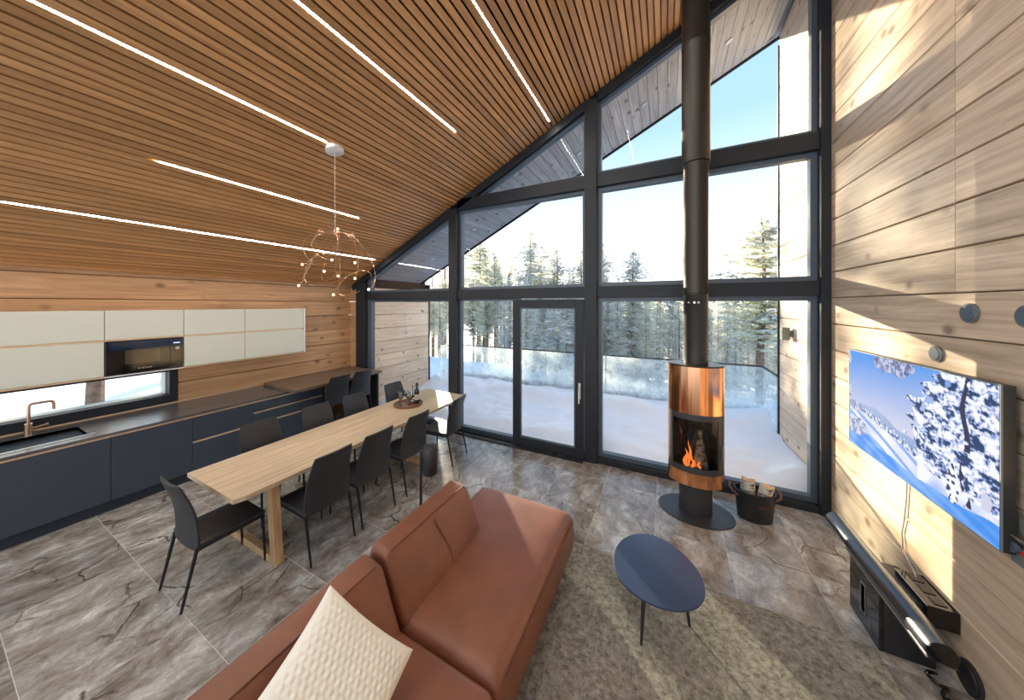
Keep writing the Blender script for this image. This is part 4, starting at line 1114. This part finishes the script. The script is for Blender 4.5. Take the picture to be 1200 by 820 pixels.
# soundbar tube resting on the speaker
sbx, sbz, sr = 1.345, .452, .062
so_ = empty('soundbar', (sbx, 2.52, sbz)); tag(so_, 'long gunmetal tubular soundbar below the television', 'soundbar')
prof = [(sr*math.cos(t), sr*math.sin(t)) for t in [PI*1.22-PI*1.5*k/24 for k in range(25)]]+[(sr*.95, -sr*.95), (-.0, -sr*.75)]
MB().prism(prof, 1, 0, 1.17).build('tube', plain('gunmetal', (.10, .105, .115), .28, .85), so_, smooth=True)
MB().prism([(a*.96, b_*.96) for a, b_ in prof], 1, -.004, .0).build('end_cap', M['blackgloss'], so_)
bx(-sr*.93, -sr*.80, .005, 1.165, -sr*.72, -sr*.52).build('trim_strip', M['steel'], so_)
# speaker with slot
sp_ = empty('floor_speaker', (1.30, 2.97, 0)); tag(sp_, 'glossy black floor speaker with a vertical slot under the soundbar', 'speaker')
from_bm('cabinet', rbox(.022, .26, 0, .36, .0, .395, .006, (2, 2, 2)), M['blackmatte'], sp_)
mb = MB()
mb.box(0, .02, .0, .36, 0, .10); mb.box(0, .02, .0, .36, .30, .395); mb.box(0, .02, .0, .155, .10, .30); mb.box(0, .02, .205, .36, .10, .30)
mb.build('front_panel', M['blackgloss'], sp_)
mb = MB(); mb.box(-.004, .0, .149, .155, .094, .306); mb.box(-.004, 0, .205, .211, .094, .306); mb.box(-.004, 0, .155, .205, .094, .10); mb.box(-.004, 0, .155, .205, .30, .306)
mb.build('slot_trim', M['steel'], sp_)
# wall shelf box behind
mbx = empty('media_box', (1.50, 2.93, .30)); tag(mbx, 'black gloss media box on the log wall behind the soundbar', 'media box')
bx(0, .137, 0, .31, 0, .13).build('body', M['blackgloss'], mbx, bevel=.003, bseg=1)
for a, b_ in ((.03, .09), (.12, .19), (.22, .28)): bx(.045, .10, a, b_, .13, .135).build('recessed_port', M['blackmatte'], mbx)
bx(-.002, .0, 0, .31, .122, .128).build('trim_strip', M['steel'], mbx)
# cables
o = MB().tube([(1.628, 3.38, 1.06), (1.63, 3.39, .9), (1.628, 3.41, .72), (1.63, 3.44, .6), (1.625, 3.42, .48), (1.60, 3.26, .437), (1.58, 3.19, .432)], .005, 6).build('television_cable', plain('clear_cable', (.45, .40, .33), .4), smooth=True)
tag(o, 'thin pale cable hanging from the television down to the media box', 'cable')
o = MB().tube([(1.50+.035*math.cos(k*.7)*(1-k/30), 2.93-.012*k, .014+.022*abs(math.sin(k*.45))) for k in range(28)]+[(1.56, 2.55, .014), (1.60, 2.3, .012), (1.61, 1.6, .012)], .010, 8).build('black_cable', M['blackgloss'], smooth=True)
tag(o, 'bundle of black cable lying on the floor behind the speaker', 'cable')

# ================================================================== pendant
PX, PY = -3.53, 2.31
pn = empty('pendant_lamp', (PX, PY, 3.22)); tag(pn, 'copper wire pendant lamp with many tiny bulbs over the table', 'pendant lamp')
MB().lathe([(0, 0), (.085, .0), (.10, .012), (.10, .05), (0, .05)], seg=40).build('canopy', M['white'], pn, smooth=True)
cn = pn.children[-1]; cn.location = (0, 0, zc(PX)-3.22-.045); cn.rotation_euler = (0, -ANG*.55, 0)
MB().tube([(0, 0, zc(PX)-3.22-.04), (.0, 0, .02)], .0025, 6).build('cord', M['white'], pn)
MB().lathe([(0, -.02), (.018, -.02), (.018, .02), (0, .03)], seg=16).build('hub', M['brass'], pn, smooth=True)
bulbs = [(-3.48, 3.25), (-3.75, 2.99), (-3.59, 2.89), (-4.20, 2.87), (-3.74, 2.76), (-3.17, 2.83), (-3.47, 2.69), (-3.17, 2.65), (-4.28, 2.6), (-3.56, 2.47), (-2.94, 2.52)]
random.seed(4); C0 = Vector((0, 0, 2.35))
for i, (bxx, bz) in enumerate(bulbs):
    t_ = random.uniform(.95, 1.06); b3 = C0+(Vector((bxx, PY, bz))-C0)*t_; q = b3-Vector((PX, PY, 3.22))
    h_ = Vector((0, 0, 0)); side = Vector((q.x, q.y, 0)); side = side.normalized() if side.length > .05 else Vector((1, 0, 0))
    perp = Vector((-side.y, side.x, 0))*random.choice((-1, 1))
    out = side*(.32 if q.x > 0 or i % 2 else .42)+perp*random.uniform(.0, .25)
    c1 = h_+out*1.0+Vector((0, 0, .03)); c2 = q+out*random.uniform(-.3, .7)+Vector((0, 0, random.uniform(.0, .15)))+perp*.12
    pts = []
    for k in range(15):
        s = k/14; pts.append(h_*(1-s)**3+c1*3*s*(1-s)**2+c2*3*s*s*(1-s)+q*s**3)
    MB().tube(pts, .0032, 6).build('wire_arm', M['brass'], pn, smooth=True)
    o = MB().lathe([(0, -.014), (.009, -.010), (.013, 0), (.009, .010), (0, .014)], seg=12).build('bulb', M['bulb'], pn, smooth=True); o.location = q
for (cx_, cz_, r1, r2, tl) in ((-.02, -.36, .40, .30, .3), (.06, -.30, .34, .30, -.5), (.35, -.62, .22, .15, .2)):
    pts = []
    for k in range(26):
        a = .35+k*5.2/25; pts.append((cx_+r1*math.cos(a), r1*.5*math.sin(a+tl), cz_+r2*math.sin(a)))
    MB().tube(pts, .003, 6).build('wire_arm', M['brass'], pn, smooth=True)
